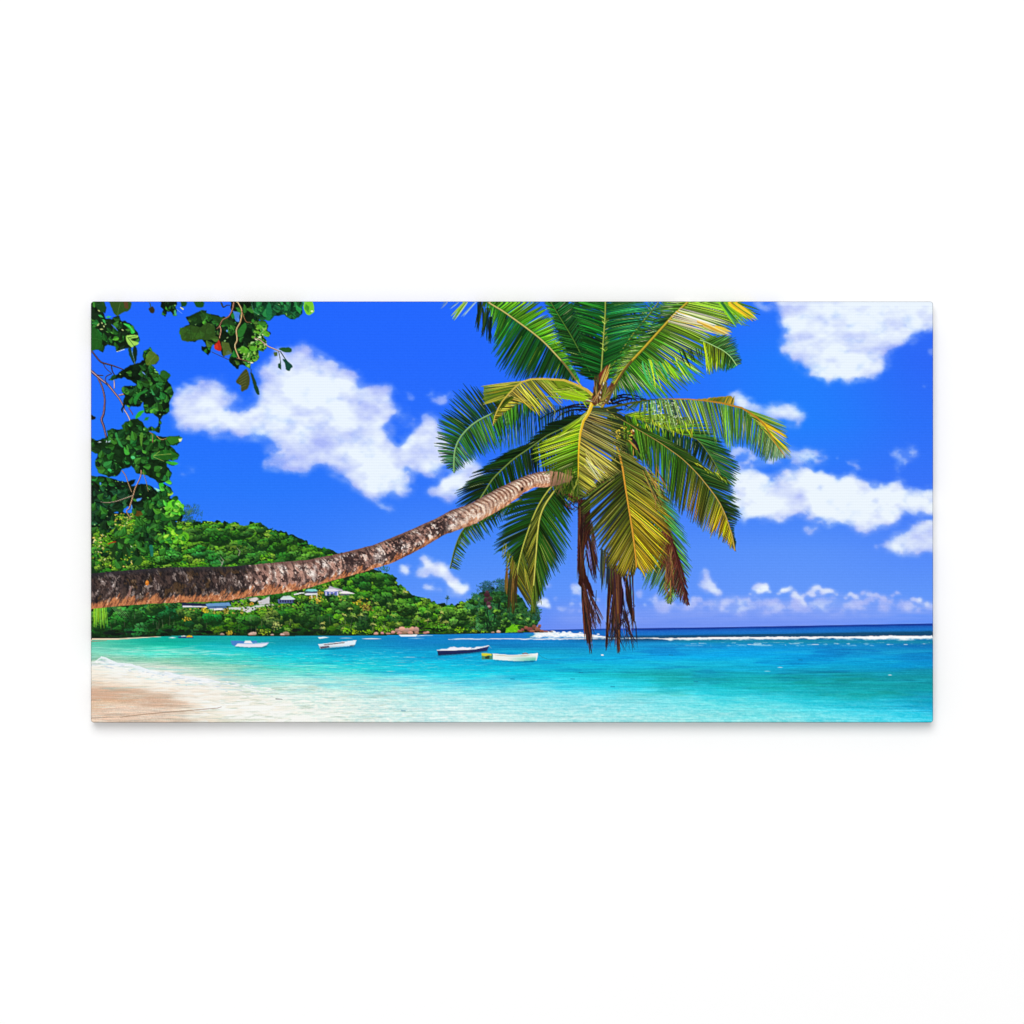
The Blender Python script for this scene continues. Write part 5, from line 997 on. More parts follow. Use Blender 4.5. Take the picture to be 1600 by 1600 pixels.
stroke(d1([(410,70),(390,150),(375,230)]), .4, (90,130,60), None, .7)
poly(d1([(60,75),(180,70),(205,160),(170,190),(110,160)]), (32, 74, 32), BR, .8, .8, 4)
poly(d1([(450,348),(540,365),(605,440),(612,478),(565,486),(540,415)]), (44, 190, 66), BR, 1, .5, 4); stroke(d1([(470,355),(545,390),(600,470)]), .4, (120,220,120), None, .7)
poly(d1([(505,515),(640,508),(652,540),(560,572),(672,620),(600,662),(562,674),(500,590)]), (158, 212, 92), BR, 1, .5, 4)
for p in [[(520,545),(640,560),(660,610)],[(520,550),(600,655)],[(515,545),(640,520)]]: stroke(d1(p), [.5,.5,.3][:len(p)], (60, 110, 40), None, .8)
for p in [[(90,380),(120,345)],[(150,330),(165,355)],[(130,428),(175,424)],[(180,375),(186,400)],[(430,430),(460,446)],[(100,160),(130,180)]]: tick(d1(p), 1.1, (190, 204, 130), BR)
for p in [[(110,230),(170,260)],[(215,260),(285,250)],[(170,290),(205,345)]]: tick(d1(p), 1.9, (64, 176, 84), BR)
tick(d1([(290,360),(380,450)]), 1.2, (66, 110, 200), SKY)
stroke(d1([(365,740),(470,708)]), .6, (200, 226, 220), BR, .8)
poly(d1([(530,690),(560,700),(612,905),(560,840),(525,740)]), (26, 62, 36), BR, 1, .5, 4); poly(d1([(600,668),(642,690),(642,830),(612,912),(585,780)]), (20, 44, 30), BR, 1, .5, 4)
stroke(d1([(575,730),(600,830),(618,915)]), .35, (140, 190, 190), None, .7)
M3 = mass(d1([(560,930),(670,900),(700,870),(740,840),(715,800),(740,730),(800,710),(825,670),(842,700),(870,740),(940,800),(955,860),(900,910),(840,930),(900,990),(960,1060),(970,1020),(1020,1000),(1100,1050),(1110,1090),(1060,1140),(1110,1210),(1150,1300),(1100,1450),(1090,1570),(1000,1640),(960,1680),(880,1600),(780,1620),(740,1560),(720,1440),(690,1510),(620,1500),(540,1520),(490,1470),(450,1590),(430,1570),(480,1370),(440,1300),(430,1240),(470,1210),(600,1220),(640,1200),(560,1150),(470,1100),(360,1130),(250,1135),(340,1060),(430,1010)]), BR, 56, (10, 18), bright=.03)
poly(d1([(760,880),(800,760),(850,735),(930,790),(952,850),(905,905),(840,925),(790,935)]), (84, 116, 36), BR, .9, .6, 4); stroke(d1([(795,920),(850,850),(900,800)]), .35, (120,140,60), None, .7)
poly(d1([(975,1020),(1020,1000),(1100,1050),(1108,1090),(1050,1120),(985,1080)]), (40, 96, 34), BR, .9, .5, 4)
poly(d1([(600,1400),(650,1330),(720,1290),(800,1270),(760,1310),(690,1350),(650,1420),(620,1480)]), (40, 130, 50), BR, .9, .5, 4)
poly(d1([(830,1240),(870,1300),(900,1350),(860,1340)]), (60, 160, 90), BR, .9, .5, 4); poly(d1([(900,1370),(990,1400),(930,1415)]), (50, 150, 70), BR, .9, .5, 4); poly(d1([(940,1215),(1000,1250),(975,1260)]), (50, 140, 70), BR, .9, .5, 4)
for p in [[(890,1020),(945,1030)],[(885,985),(905,1005)]]: tick(d1(p), 1., (140, 220, 120), BR)
tick(d1([(715,1020),(765,1065)]), 1., (110, 150, 220), SKY)
M4 = mass(d2([(420,300),(520,240),(650,210),(740,280),(765,320),(800,370),(880,430),(960,450),(1060,460),(1240,455),(1272,492),(1200,580),(1100,560),(1180,650),(1242,720),(1200,780),(1050,800),(1205,835),(1160,860),(1050,840),(1090,900),(1132,980),(1080,1080),(1000,1110),(940,1100),(860,1040),(740,990),(640,960),(560,860),(440,920),(380,1000),(240,1015),(100,950),(60,850),(90,690),(18,640),(18,470),(100,505),(190,490),(240,440),(230,370),(320,350),(470,350)]), BR, 74, (11, 20), bright=.02, base=(20, 44, 20))
mass(d2([(940,180),(990,270),(965,400),(890,375),(780,375),(830,300),(900,345),(945,290)]), BR, 8, (8, 12))
poly(d2([(620,190),(660,120),(730,90),(740,120),(690,170),(640,210)]), (50, 170, 40), BR, 1, .6, 4); poly(d2([(730,240),(770,190),(820,185),(800,230)]), (40, 130, 50), BR, 1, .6, 4)
poly(d2([(690,420),(730,410),(720,560),(710,600),(690,540)]), (90, 150, 50), BR, .85, .5, 4); poly(d2([(470,600),(500,640),(540,700),(500,720),(470,680)]), (70, 180, 60), BR, .95, .5, 4)
poly(d2([(340,430),(370,405),(385,480),(440,580),(470,610),(400,580)]), (56, 150, 70), BR, .9, .5, 4); poly(d2([(500,470),(530,430),(545,500),(490,500)]), (100, 150, 60), BR, .9, .5, 4)
poly(d2([(1060,462),(1240,458),(1268,495),(1150,570),(1090,540)]), (52, 120, 34), BR, .9, .5, 4); poly(d2([(1225,490),(1275,480),(1262,520),(1235,530)]), (220, 240, 170), BR, 1, .4, 4)
poly(d2([(1050,808),(1120,800),(1218,830),(1170,858),(1080,838)]), (60, 180, 50), BR, .9, .5, 4); poly(d2([(900,690),(1060,640),(1200,700),(1230,730),(1120,780),(980,780)]), (40, 112, 32), BR, .7, .5, 4)
for p in [[(870,735),(960,665)],[(880,745),(990,790),(1020,800)],[(890,720),(1120,700)]]: stroke(d2(p), [.5,.5,.3][:len(p)], (150, 180, 80), None, .7)
dab(*d2([(265,925)])[0], 3.2, 2.2, .3, (60, 190, 90), BR, .9); dab(*d2([(590,750)])[0], 3.2, 2.4, .3, (90, 210, 130), BR, .9)
for p in [[(100,540),(150,530)],[(215,545),(225,510)],[(240,540),(280,510)]]: tick(d2(p), .8, (180, 200, 210), BR)
M5 = mass(d2([(18,1000),(160,1015),(330,1045),(480,1095),(560,1060),(640,1070),(560,1160),(660,1130),(760,1120),(860,1150),(960,1250),(940,1110),(1000,1120),(1110,1160),(1150,1230),(1100,1320),(1190,1340),(1270,1420),(1290,1560),(1250,1640),(1150,1640),(1050,1640),(900,1600),(760,1640),(600,1560),(560,1440),(520,1420),(330,1530),(300,1570),(150,1640),(18,1640)]), BR, 90, (11, 19), bright=.02, base=(16, 32, 18), pal=LG + [(14,30,18)] * 4)
for p in [[(120,1105),(140,1090),(150,1120),(130,1140)],[(215,1260),(240,1240),(255,1270),(230,1290)],[(640,1330),(710,1310),(690,1350),(640,1370)],[(770,1380),(820,1355),(800,1385)],[(560,1380),(590,1440),(565,1490),(550,1430)],[(500,1310),(530,1320),(520,1340)],[(30,1310),(60,1300),(70,1340),(40,1350)],[(40,1385),(100,1370),(60,1400)]]:
    poly(d2(p), (84, 150, 240), SKY, .95, .8, 3)
mass(d3([(18,0),(560,0),(540,160),(500,290),(330,360),(300,400),(340,560),(260,640),(150,640),(100,560),(18,560)]), BR, 40, (12, 20), bright=.01, base=(16, 32, 20), pal=[(24,60,34),(20,48,28),(30,76,44),(16,36,24)])
mass(d3([(600,270),(760,200),(880,150),(1000,0),(1110,40),(1100,160),(1060,260),(1040,330),(1000,420),(1060,490),(1000,560),(900,700),(820,760),(720,760),(690,800),(640,800),(640,720),(690,600),(700,480),(640,460),(610,420)]), BR, 46, (11, 19), bright=.03, base=(18, 40, 18))
poly(d3([(1040,285),(1100,205),(1200,178),(1270,240),(1292,340),(1255,405),(1200,455),(1185,380),(1120,320)]), (104, 214, 44), BR, 1, .6, 4)
poly(d3([(1130,220),(1190,200),(1170,250),(1240,300),(1285,330),(1240,330),(1150,290)]), (40, 110, 36), BR, .9, .6, 4); poly(d3([(1180,230),(1230,230),(1270,290),(1200,280)]), (170, 240, 110), BR, .9, .5, 4)
poly(d3([(930,360),(960,320),(1040,285),(1120,330),(1180,390),(1150,450),(1040,480),(940,440)]), (34, 104, 34), BR, .95, .6, 4); stroke(d3([(940,355),(1000,300),(1060,285)]), .6, (180, 210, 120), None, .8)
poly(d3([(1010,80),(1080,60),(1150,90),(1110,130),(1040,110)]), (150, 210, 60), BR, .95, .5, 4); poly(d2([(880,1170),(960,1200),(985,1210),(930,1230)]), (150, 230, 180), BR, .95, .5, 4); poly(d2([(950,1110),(1010,1100),(1030,1150),(960,1170)]), (50, 190, 50), BR, .95, .5, 4)
poly(d3([(1010,590),(1080,612),(1070,560),(1200,612),(1330,640),(1372,700),(1320,790),(1235,800),(1200,730),(1130,720),(1045,860),(1010,730)]), (96, 180, 34), BR, 1, .8, 4)
poly(d3([(1030,610),(1110,640),(1130,690),(1060,740),(1030,700)]), (40, 100, 34), BR, .9, .6, 4); poly(d3([(1150,620),(1230,650),(1240,715),(1170,700)]), (190, 240, 60), BR, .9, .6, 4); poly(d3([(1240,660),(1330,670),(1340,740),(1260,770)]), (50, 130, 34), BR, .8, .6, 4)
poly(d3([(800,780),(840,760),(870,860),(870,960),(840,970),(820,880)]), (30, 110, 96), BR, .9, .6, 4)
poly(d3([(210,850),(330,780),(440,720),(520,742),(560,840),(640,900),(722,1000),(690,1080),(600,1100),(500,1040),(400,1020),(270,960)]), (30, 58, 26), BR, .97, 1, 5)
poly(d3([(560,860),(640,900),(720,1000),(690,1080),(600,1098),(530,1040)]), (40, 92, 34), BR, .9, .8, 5); stroke(d3([(245,800),(300,785),(350,768)]), [.8,1.6,.6], (170, 60, 30), BR, .9); stroke(d3([(560,830),(600,870),(640,890)]), [.6,1.4,.5], (190, 220, 170), BR, .9)
FRT = part('fruit', BR, 'orange-brown dying leaf in the lower leaf mass')
poly(d3([(605,345),(700,340),(725,380),(690,415),(610,405)]), (100, 66, 26), FRT, .85, 1.2, 4)
def spray(n, x0, x1, y0, y1, pal, size, clip=None, lab=None):
    for q in range(n):
        c = random.choice(pal); L = random.uniform(*size)
        leaf(random.uniform(x0, x1), random.uniform(y0, y1), L, L * random.uniform(.26, .4), random.uniform(-.6, 3.0), c, BR if lab is None else lab, clip)
DKP = [(24,62,26),(18,46,22),(34,84,30),(44,100,34),(14,36,18)]
spray(46, 205, 272, 790, 856, DKP + [(60,120,36)], (9, 16))
spray(16, 262, 283, 788, 806, [(92,190,44),(60,150,40),(120,210,60),(36,100,34)], (6, 11))
spray(20, 254, 286, 826, 846, [(96,176,40),(130,210,50),(60,140,40),(40,110,36)], (6, 11))
spray(18, 166, 214, 846, 876, DKP, (10, 17))
spray(26, 146, 200, 770, 830, DKP, (10, 17)); spray(10, 246, 268, 752, 790, [(70,170,50),(40,110,40),(24,70,30)], (7, 12))
# yellow-green sprays behind the lowest leaves
for k in range(150):
    x, y = random.choice([(random.uniform(178, 206), random.uniform(802, 822)), (random.uniform(142, 205), random.uniform(862, 888)), (random.uniform(144, 165), random.uniform(835, 862))])
    dab(x, y, random.uniform(1, 2.4), random.uniform(.6, 1.1), random.uniform(-1.2, 1.2), jit(random.choice([(150,170,40),(120,160,50),(196,180,80),(90,150,40),(210,200,130),(70,120,40)]), .15, 12), None, .9)
branch(d2([(440,935),(490,1010),(520,1100),(570,1230)]), [.7,.7,.7,.6], (130, 110, 80), TW); branch(d2([(705,930),(690,1030),(620,1180),(590,1290),(540,1450)]) + d3([(530,310),(500,350),(560,450)]), [.9,.8,.9,1,.9,.8,.7], (140, 112, 84), TW)
branch(d2([(590,1280),(480,1320),(360,1360),(240,1380),(140,1372)]), [.8,.7,.6,.5,.3], (130, 120, 100), TW); branch(d2([(730,960),(770,1080),(800,1220)]), [.5,.5,.4], (120, 120, 70), TW)
branch(d2([(860,540),(865,440),(820,395)]), [.5,.6,.4], (140, 100, 80), TW); branch(d2([(920,450),(980,500),(1060,485)]), [.5,.6,.4], (150, 120, 70), TW)
# ---- top branch
TB = part('printed_leafy_branch', None, 'leafy branch reaching in from the top edge with one red leaf')
TS = part('twig', TB, 'brown crooked twigs of the top branch')
for p in [[(215,45),(330,45),(330,80),(290,100),(240,80)]]: poly(d4(p), (28, 80, 30), TB, 1, .6, 4)
mass(d1([(1000,60),(1100,60),(1190,70),(1190,150),(1200,240),(1150,245),(1110,180),(1060,190),(1030,250),(990,230),(1010,150),(985,110)]), TB, 8, (6, 10)); poly(d1([(1240,60),(1350,60),(1330,110),(1260,120)]), (24, 70, 30), TB, 1, .8, 4)
poly(d1([(1160,170),(1190,150),(1202,235),(1170,235)]), (80, 180, 130), TB, .9, .6, 4); stroke(d1([(1200,150),(1270,205)]), .35, (150, 190, 240), TB, .7); stroke(d1([(1250,120),(1285,145)]), [.5,1.1], (220,226,140), TB)
poly(d1([(815,130),(860,105),(892,150),(880,200),(840,195),(812,160)]), (52, 50, 30), TB, 1, .5, 4); stroke(d1([(825,60),(835,110)]), .8, (50, 80, 40), TB)
MT = mass(d4([(140,205),(270,140),(350,120),(355,150),(470,190),(570,200),(610,180),(622,100),(640,40),(860,40),(860,130),(930,160),(940,240),(1000,250),(1035,290),(1020,340),(1060,390),(1040,415),(980,400),(1020,470),(1010,530),(970,580),(930,560),(930,650),(900,690),(850,710),(840,760),(790,740),(760,720),(720,740),(700,770),(670,750),(610,700),(600,660),(640,600),(600,560),(540,640),(500,560),(440,500),(400,560),(380,610),(310,570),(310,530),(360,510),(300,450),(200,470),(100,460),(70,380),(80,320),(180,280)]), TB, 66, (9, 17), bright=.05, pal=LG + [(60,92,34),(52,84,32)])
poly(d4([(75,330),(180,290),(290,310),(360,260),(440,300),(450,420),(380,450),(300,450),(200,468),(100,458),(72,385)]), (54, 88, 32), TB, .8, .8, 5)
for p in [[(180,310),(195,440)],[(290,310),(215,450)],[(190,310),(100,430)],[(370,260),(330,440)]]: stroke(d4(p), .4, (36, 60, 26), None, .8)
poly(d4([(150,205),(270,145),(345,130),(350,215),(280,270),(180,290),(190,240)]), (30, 62, 26), TB, .7, .6, 4); poly(d4([(370,170),(480,195),(590,225),(690,280),(600,290),(480,260)]), (36, 74, 30), TB, .8, .6, 4)
poly(d4([(520,470),(600,480),(640,600),(540,630)]), (88, 108, 44), TB, .85, .6, 4); poly(d4([(700,340),(780,260),(790,330),(740,420),(680,400)]), (44, 120, 44), TB, .9, .6, 4)
poly(d4([(640,130),(720,150),(715,250),(680,250)]), (70, 130, 230), SKY, .9, .8, 4); poly(d4([(690,200),(720,235),(700,260)]), (80, 140, 240), SKY, .9, .5, 4)
for k in range(110):
    x, y = d4([(random.gauss(960, 36), random.gauss(430, 80))])[0] if k % 2 else d4([(random.gauss(830, 60), random.gauss(610, 60))])[0]
    leaf(x, y, random.uniform(3, 8), random.uniform(1.4, 2.8), random.uniform(-1, 3), random.choice([(90,160,40),(60,140,40),(120,180,60),(44,110,36),(70,130,40)]), TB, MT, random.choice([(150,210,70),(190,226,130),(110,190,50),(230,240,180)]))
for (x, y) in [(900,445),(940,420),(1000,500),(850,700),(820,690),(980,390)]: dab(*d4([(x, y)])[0], 2.6, 1.2, random.uniform(-.5, .8), (224, 236, 190), TB, .9)
for (x, y, r) in [(770,560,7),(865,545,6),(1010,385,6),(935,310,5)]: dab(*d4([(x, y)])[0], r, r * .7, .4, (96, 176, 44), TB, .85)
dab(*d4([(582,352)])[0], 1.4, 1.6, 0, (90, 150, 240), SKY)
MR = mass(d4([(840,40),(1425,40),(1395,150),(1352,212),(1300,222),(1200,180),(1090,190),(1050,235),(960,240),(910,200),(870,150)]), TB, 30, (12, 20), bright=.03, pal=[(24,84,44),(18,60,34),(30,100,50),(22,70,40)], base=(16, 50, 30))
poly(d4([(1020,60),(1060,60),(1070,160),(1050,230),(1010,220)]), (30, 120, 70), TB, .8, .6, 4); poly(d4([(1340,70),(1400,120),(1380,170),(1330,120)]), (50, 170, 80), TB, .8, .6, 4); stroke(d4([(850,60),(870,140),(940,180)]), .4, (90, 150, 110), None, .7)
poly(d4([(1430,48),(1500,58),(1532,130),(1470,182),(1418,110)]), (120, 200, 50), TB, 1, .6, 4); poly(d4([(1440,60),(1480,90),(1470,150),(1430,110)]), (60, 140, 40), TB, .8, .5, 4); dab(*d4([(1508,138)])[0], 2, 1.4, 0, (226, 236, 170), TB)
poly(d4([(700,862),(795,768),(832,900),(802,985),(740,1012),(730,950),(680,912)]), (66, 74, 34), TB, 1, .7, 4)
for i in range(5): stroke(d4([(810 - i * 6, 800 + i * 36), (720 - i * 2, 860 + i * 30)]), .3, (130, 130, 70), None, .6)
poly(d4([(838,820),(868,835),(932,1022),(912,1048),(880,985)]), (26, 66, 40), TB, 1, .5, 4); stroke(d4([(845,770),(845,830),(900,960)]), .4, (50, 44, 40), TB)
branch(d4([(700,40),(742,130),(728,250),(685,340),(692,450),(668,520),(705,630),(720,660)]), [1.1,1.2,1.1,1.1,1.2,1.2,1,.8], (176, 132, 90), TS)
branch(d4([(655,45),(640,120),(600,195),(535,232),(500,300),(470,330)]), [1.4,1.2,1,.9,.8,.5], (120, 86, 66), TS); branch(d4([(505,300),(515,350),(500,430)]), [.8,.8,.7], (170, 120, 90), TS)
branch(d4([(745,140),(790,250),(850,260)]), [.8,.6,.4], (110, 80, 50), TS); branch(d4([(880,430),(940,450),(1020,515),(1100,550),(1150,575)]), [.6,.8,.9,.9,.6], (170, 140, 120), TS)
branch(d4([(690,650),(760,670),(830,690)]), [.8,.7,.5], (110, 80, 60), TS); branch(d4([(415,580),(510,625),(600,665)]), [.35,.4,.4], (60, 60, 80), TS); branch(d4([(520,50),(540,90),(580,70),(610,70)]), [1.4,1.,.6,.5], (40, 50, 40), TS)
poly(d4([(1145,552),(1210,532),(1282,542),(1275,586),(1205,582)]), (36, 84, 40), TB, 1, .5, 4); poly(d4([(1085,585),(1128,580),(1132,625),(1100,632)]), (80, 100, 40), TB, 1, .5, 4)
stroke(d4([(1145,580),(1160,650),(1165,700)]), .6, (40, 70, 50), TB); poly(d4([(1135,715),(1165,700),(1175,775),(1140,755)]), (28, 76, 50), TB, 1, .5, 4)
stroke(d4([(1165,580),(1210,650),(1240,690)]), .8, (36, 76, 60), TB); poly(d4([(1190,660),(1240,680),(1296,740),(1275,760),(1260,788),(1220,765),(1215,710)]), (24, 74, 60), TB, 1, .6, 4)
RF = part('red_leaf', TB, 'single red hanging leaf of the top branch')
poly(d4([(448,500),(478,480),(492,450),(512,500),(522,540),(510,570),(462,560),(444,530)]), (176, 40, 26), RF, 1, .5, 4); poly(d4([(448,510),(480,490),(490,550),(455,545)]), (210, 60, 36), RF, .8, .5, 4)
# ------------------------------------------------------------------ ink balance of the palm greens: warmer, as printed
fr = np.array([i for i, p in enumerate(PARTS) if p[0] == 'frond'])
mk = np.isin(LAB, fr) & (IMG[..., 1] > IMG[..., 0] * 1.3) & (IMG[..., 1] > IMG[..., 2])
g_ = IMG[mk]
IMG[mk] = np.clip(g_ * np.array([1.14, 1.05, .84], np.float32) + np.array([.014, .008, -.004], np.float32), 0, 1)
# press grain: the faint mottling every inkjet print has
gr = (RNG.rand(H // 2, W // 2).astype(np.float32) - .5).repeat(2, 0).repeat(2, 1)
lum = IMG.mean(-1)
IMG = np.clip(IMG + (gr * .05 * (1 - np.abs(2 * lum - 1) ** 2) * np.where(LAB == SKY, .35, 1))[..., None], 0, 1).astype(np.float32)
# ================================================================== Blender scene
import bpy
scene = bpy.context.scene
COL = scene.collection
GAIN = 1.135                       # light on the wall: an ink of value v shows as v
def lin(c): return np.where(c <= .04045, c / 12.92, ((np.clip(c, 0, 1) + .055) / 1.055) ** 2.4)
ZC = 1.5                           # height of the print's centre above the floor, metres
DEPTH = .024
def wx(px): return (px - 800.) / 1000.
def wz(py): return ZC + (800. - py) / 1000.

# ink per millimetre vertex
nx, ny = int(X1 - X0), int(Y1 - Y0)
pad = np.pad(IMG, ((1, 1), (1, 1), (0, 0)), mode='edge')
V = (pad[0::2, 0::2] + pad[1::2, 0::2] + pad[0::2, 1::2] + pad[1::2, 1::2]) / 4.
V = V[:ny + 1, :nx + 1]
# light unsharp mask, as printed photographs have
bl = box1(box1(V, 1, 0), 1, 1); b2 = box1(box1(V, 4, 0), 4, 1)
V = np.clip(V + (V - bl) * .6 + (V - b2) * .12, 0, 1)
INK = (lin(V) / GAIN).astype(np.float32)
CELL = LAB[1::2, 1::2][:ny, :nx]

# vertex positions: flat sheet, corners rounded
INS, RAD = 1.6, 4.4
vx_ = np.linspace(X0 + INS, X1 - INS, nx + 1); vy_ = np.linspace(Y0 + INS, Y1 - INS, ny + 1)
VX, VY = np.meshgrid(vx_, vy_)
r = RAD - INS
ccx = np.clip(VX, X0 + RAD, X1 - RAD); ccy = np.clip(VY, Y0 + RAD, Y1 - RAD)
dx, dy = VX - ccx, VY - ccy
hyp = np.hypot(dx, dy); both = (np.abs(dx) > 1e-6) & (np.abs(dy) > 1e-6)
k = np.where(both, np.maximum(np.abs(dx), np.abs(dy)) / np.maximum(hyp, 1e-6), 1)
VX, VY = ccx + dx * k, ccy + dy * k
POS = np.stack([wx(VX), np.full_like(VX, -DEPTH), wz(VY)], -1).astype(np.float32)

def new_mesh(name, co, quads, cols):
    me = bpy.data.meshes.new(name)
    me.vertices.add(len(co)); me.vertices.foreach_set('co', np.ascontiguousarray(co, np.float32).ravel())
    me.loops.add(quads.size); me.loops.foreach_set('vertex_index', np.ascontiguousarray(quads, np.int32).ravel())
    me.polygons.add(len(quads)); me.polygons.foreach_set('loop_start', np.arange(0, quads.size, 4, dtype=np.int32))
    me.update(calc_edges=True)
    if cols is not None:
        a = me.color_attributes.new('ink', 'FLOAT_COLOR', 'POINT')
        a.data.foreach_set('color', np.concatenate([cols, np.ones((len(cols), 1), np.float32)], 1).astype(np.float32).ravel())
    me.validate()
    return me

# ------------------------------------------------------------------ materials
def canvas_material():
    m = bpy.data.materials.new('printed_canvas'); m.use_nodes = True
    nt = m.node_tree; N = nt.nodes; L = nt.links; N.clear()
    out = N.new('ShaderNodeOutputMaterial'); p = N.new('ShaderNodeBsdfPrincipled')
    p.inputs['Roughness'].default_value = .85; p.inputs['Specular IOR Level'].default_value = .03
    at = N.new('ShaderNodeAttribute'); at.attribute_name = 'ink'
    tc = N.new('ShaderNodeTexCoord')
    w1 = N.new('ShaderNodeTexWave'); w1.wave_type = 'BANDS'; w1.bands_direction = 'Z'; w1.inputs['Scale'].default_value = 72; w1.inputs['Distortion'].default_value = .6; w1.inputs['Detail'].default_value = 1
    w2 = N.new('ShaderNodeTexWave'); w2.wave_type = 'BANDS'; w2.bands_direction = 'X'; w2.inputs['Scale'].default_value = 110; w2.inputs['Distortion'].default_value = .6
    no = N.new('ShaderNodeTexNoise'); no.inputs['Scale'].default_value = 420; no.inputs['Detail'].default_value = 2
    for t in (w1, w2, no): L.new(tc.outputs['Object'], t.inputs['Vector'])
    ad = N.new('ShaderNodeMath'); ad.operation = 'MULTIPLY_ADD'; ad.inputs[1].default_value = .45
    L.new(w2.outputs['Fac'], ad.inputs[0]); L.new(w1.outputs['Fac'], ad.inputs[2])
    a2 = N.new('ShaderNodeMath'); a2.operation = 'MULTIPLY_ADD'; a2.inputs[1].default_value = .5
    L.new(no.outputs['Fac'], a2.inputs[0]); L.new(ad.outputs[0], a2.inputs[2])
    # the ink colour is scaled a touch darker in the valleys of the weave
    mr = N.new('ShaderNodeMapRange'); mr.inputs['From Min'].default_value = 0; mr.inputs['From Max'].default_value = 1.9
    mr.inputs['To Min'].default_value = .955; mr.inputs['To Max'].default_value = 1.035
    L.new(a2.outputs[0], mr.inputs['Value'])
    mx = N.new('ShaderNodeVectorMath'); mx.operation = 'SCALE'
    L.new(at.outputs['Color'], mx.inputs[0]); L.new(mr.outputs['Result'], mx.inputs['Scale'])
    L.new(mx.outputs['Vector'], p.inputs['Base Color'])
    bp = N.new('ShaderNodeBump'); bp.inputs['Strength'].default_value = .07; bp.inputs['Distance'].default_value = .0003
    L.new(a2.outputs[0], bp.inputs['Height']); L.new(bp.outputs['Normal'], p.inputs['Normal'])
    L.new(p.outputs[0], out.inputs[0])
    return m
def wall_material():
    m = bpy.data.materials.new('white_wall_paint'); m.use_nodes = True
    nt = m.node_tree; p = nt.nodes['Principled BSDF']
    p.inputs['Base Color'].default_value = (.9, .9, .9, 1); p.inputs['Roughness'].default_value = .9; p.inputs['Specular IOR Level'].default_value = .05
    no = nt.nodes.new('ShaderNodeTexNoise'); no.inputs['Scale'].default_value = 60; no.inputs['Detail'].default_value = 3
    bp = nt.nodes.new('ShaderNodeBump'); bp.inputs['Strength'].default_value = .02; bp.inputs['Distance'].default_value = .0005
    nt.links.new(no.outputs['Fac'], bp.inputs['Height']); nt.links.new(bp.outputs['Normal'], p.inputs['Normal'])
    return m
def wood_material():
    m = bpy.data.materials.new('pine_stretcher'); m.use_nodes = True
    nt = m.node_tree; p = nt.nodes['Principled BSDF']; p.inputs['Roughness'].default_value = .7
    w = nt.nodes.new('ShaderNodeTexWave'); w.inputs['Scale'].default_value = 14; w.inputs['Distortion'].default_value = 6; w.inputs['Detail'].default_value = 3
    cr = nt.nodes.new('ShaderNodeValToRGB'); cr.color_ramp.elements[0].color = (.52, .36, .2, 1); cr.color_ramp.elements[1].color = (.66, .5, .31, 1)
    nt.links.new(w.outputs['Fac'], cr.inputs[0]); nt.links.new(cr.outputs[0], p.inputs['Base Color'])
    return m
MC, MW, MP = canvas_material(), wall_material(), wood_material()

# ------------------------------------------------------------------ the print
root = bpy.data.objects.new('canvas_print', None); COL.objects.link(root)
root.location = (0, 0, wz(Y1)); root.empty_display_size = .1
root['label'] = 'wide frameless canvas print of a leaning palm over a turquoise tropical bay'
root['category'] = 'canvas print'
base = np.array(root.location, np.float32)
objs = {}
ids = np.arange((ny + 1) * (nx + 1), dtype=np.int64).reshape(ny + 1, nx + 1)
Q = np.stack([ids[:-1, :-1], ids[1:, :-1], ids[1:, 1:], ids[:-1, 1:]], -1)
flatpos = POS.reshape(-1, 3); flatink = INK.reshape(-1, 3)
def emit(i):
    name, par, label = PARTS[i]
    q = Q[CELL == i]
    if len(q) < 6: return None
    u, inv = np.unique(q, return_inverse=True)
    me = new_mesh(name, flatpos[u] - base, inv.reshape(-1, 4), flatink[u])
    me.materials.append(MC)
    o = bpy.data.objects.new(name, me); COL.objects.link(o)
    o.parent = root if par is None else objs[par]
    if label: o['label'] = label
    objs[i] = o
    return o
def components(m):                                        # connected pieces of a boolean cell mask
    big = np.iinfo(np.int32).max
    L = np.where(m, np.arange(1, m.size + 1, dtype=np.int32).reshape(m.shape), big)
    while True:
        P = L.copy()
        for _ in range(2):
            for ax in (0, 1):
                for rev in (False, True):
                    A = L if not rev else np.flip(L, ax)
                    A = np.moveaxis(A, ax, 0)
                    for i in range(1, A.shape[0]):
                        k = A[i] < big
                        A[i] = np.where(k, np.minimum(A[i], A[i - 1]), big)
        if (P == L).all(): return L, [v for v in np.unique(L) if v < big]
for i in range(len(PARTS)):                              # one piece, one part: crumbs go back to the carrier
    name, par, label = PARTS[i]
    if name not in ('printed_cloud', 'printed_beach', 'printed_wave', 'printed_boulder', 'printed_house', 'printed_boat', 'printed_tree', 'red_leaf', 'fruit'): continue
    ys, xs = np.nonzero(CELL == i)
    if not len(ys): continue
    sl_ = (slice(ys.min(), ys.max() + 1), slice(xs.min(), xs.max() + 1))
    L, vals = components(CELL[sl_] == i)
    sizes = sorted([((L == v).sum(), v) for v in vals], reverse=True)
    first = True
    for sz, v in sizes:
        if first: first = False; continue
        if sz < 30 or name in ('printed_beach', 'printed_boat', 'printed_house', 'printed_tree', 'red_leaf', 'fruit'): CELL[sl_][L == v] = SKY if name == 'printed_cloud' else (SEA if par is None else par)
        else: CELL[sl_][L == v] = part(name, par)
for i, (name, par, label) in enumerate(PARTS):           # motifs too hidden to show go back to what carries them
    if par is not None and (CELL == i).sum() < 6: CELL[CELL == i] = par
for i in range(len(PARTS)): emit(i)

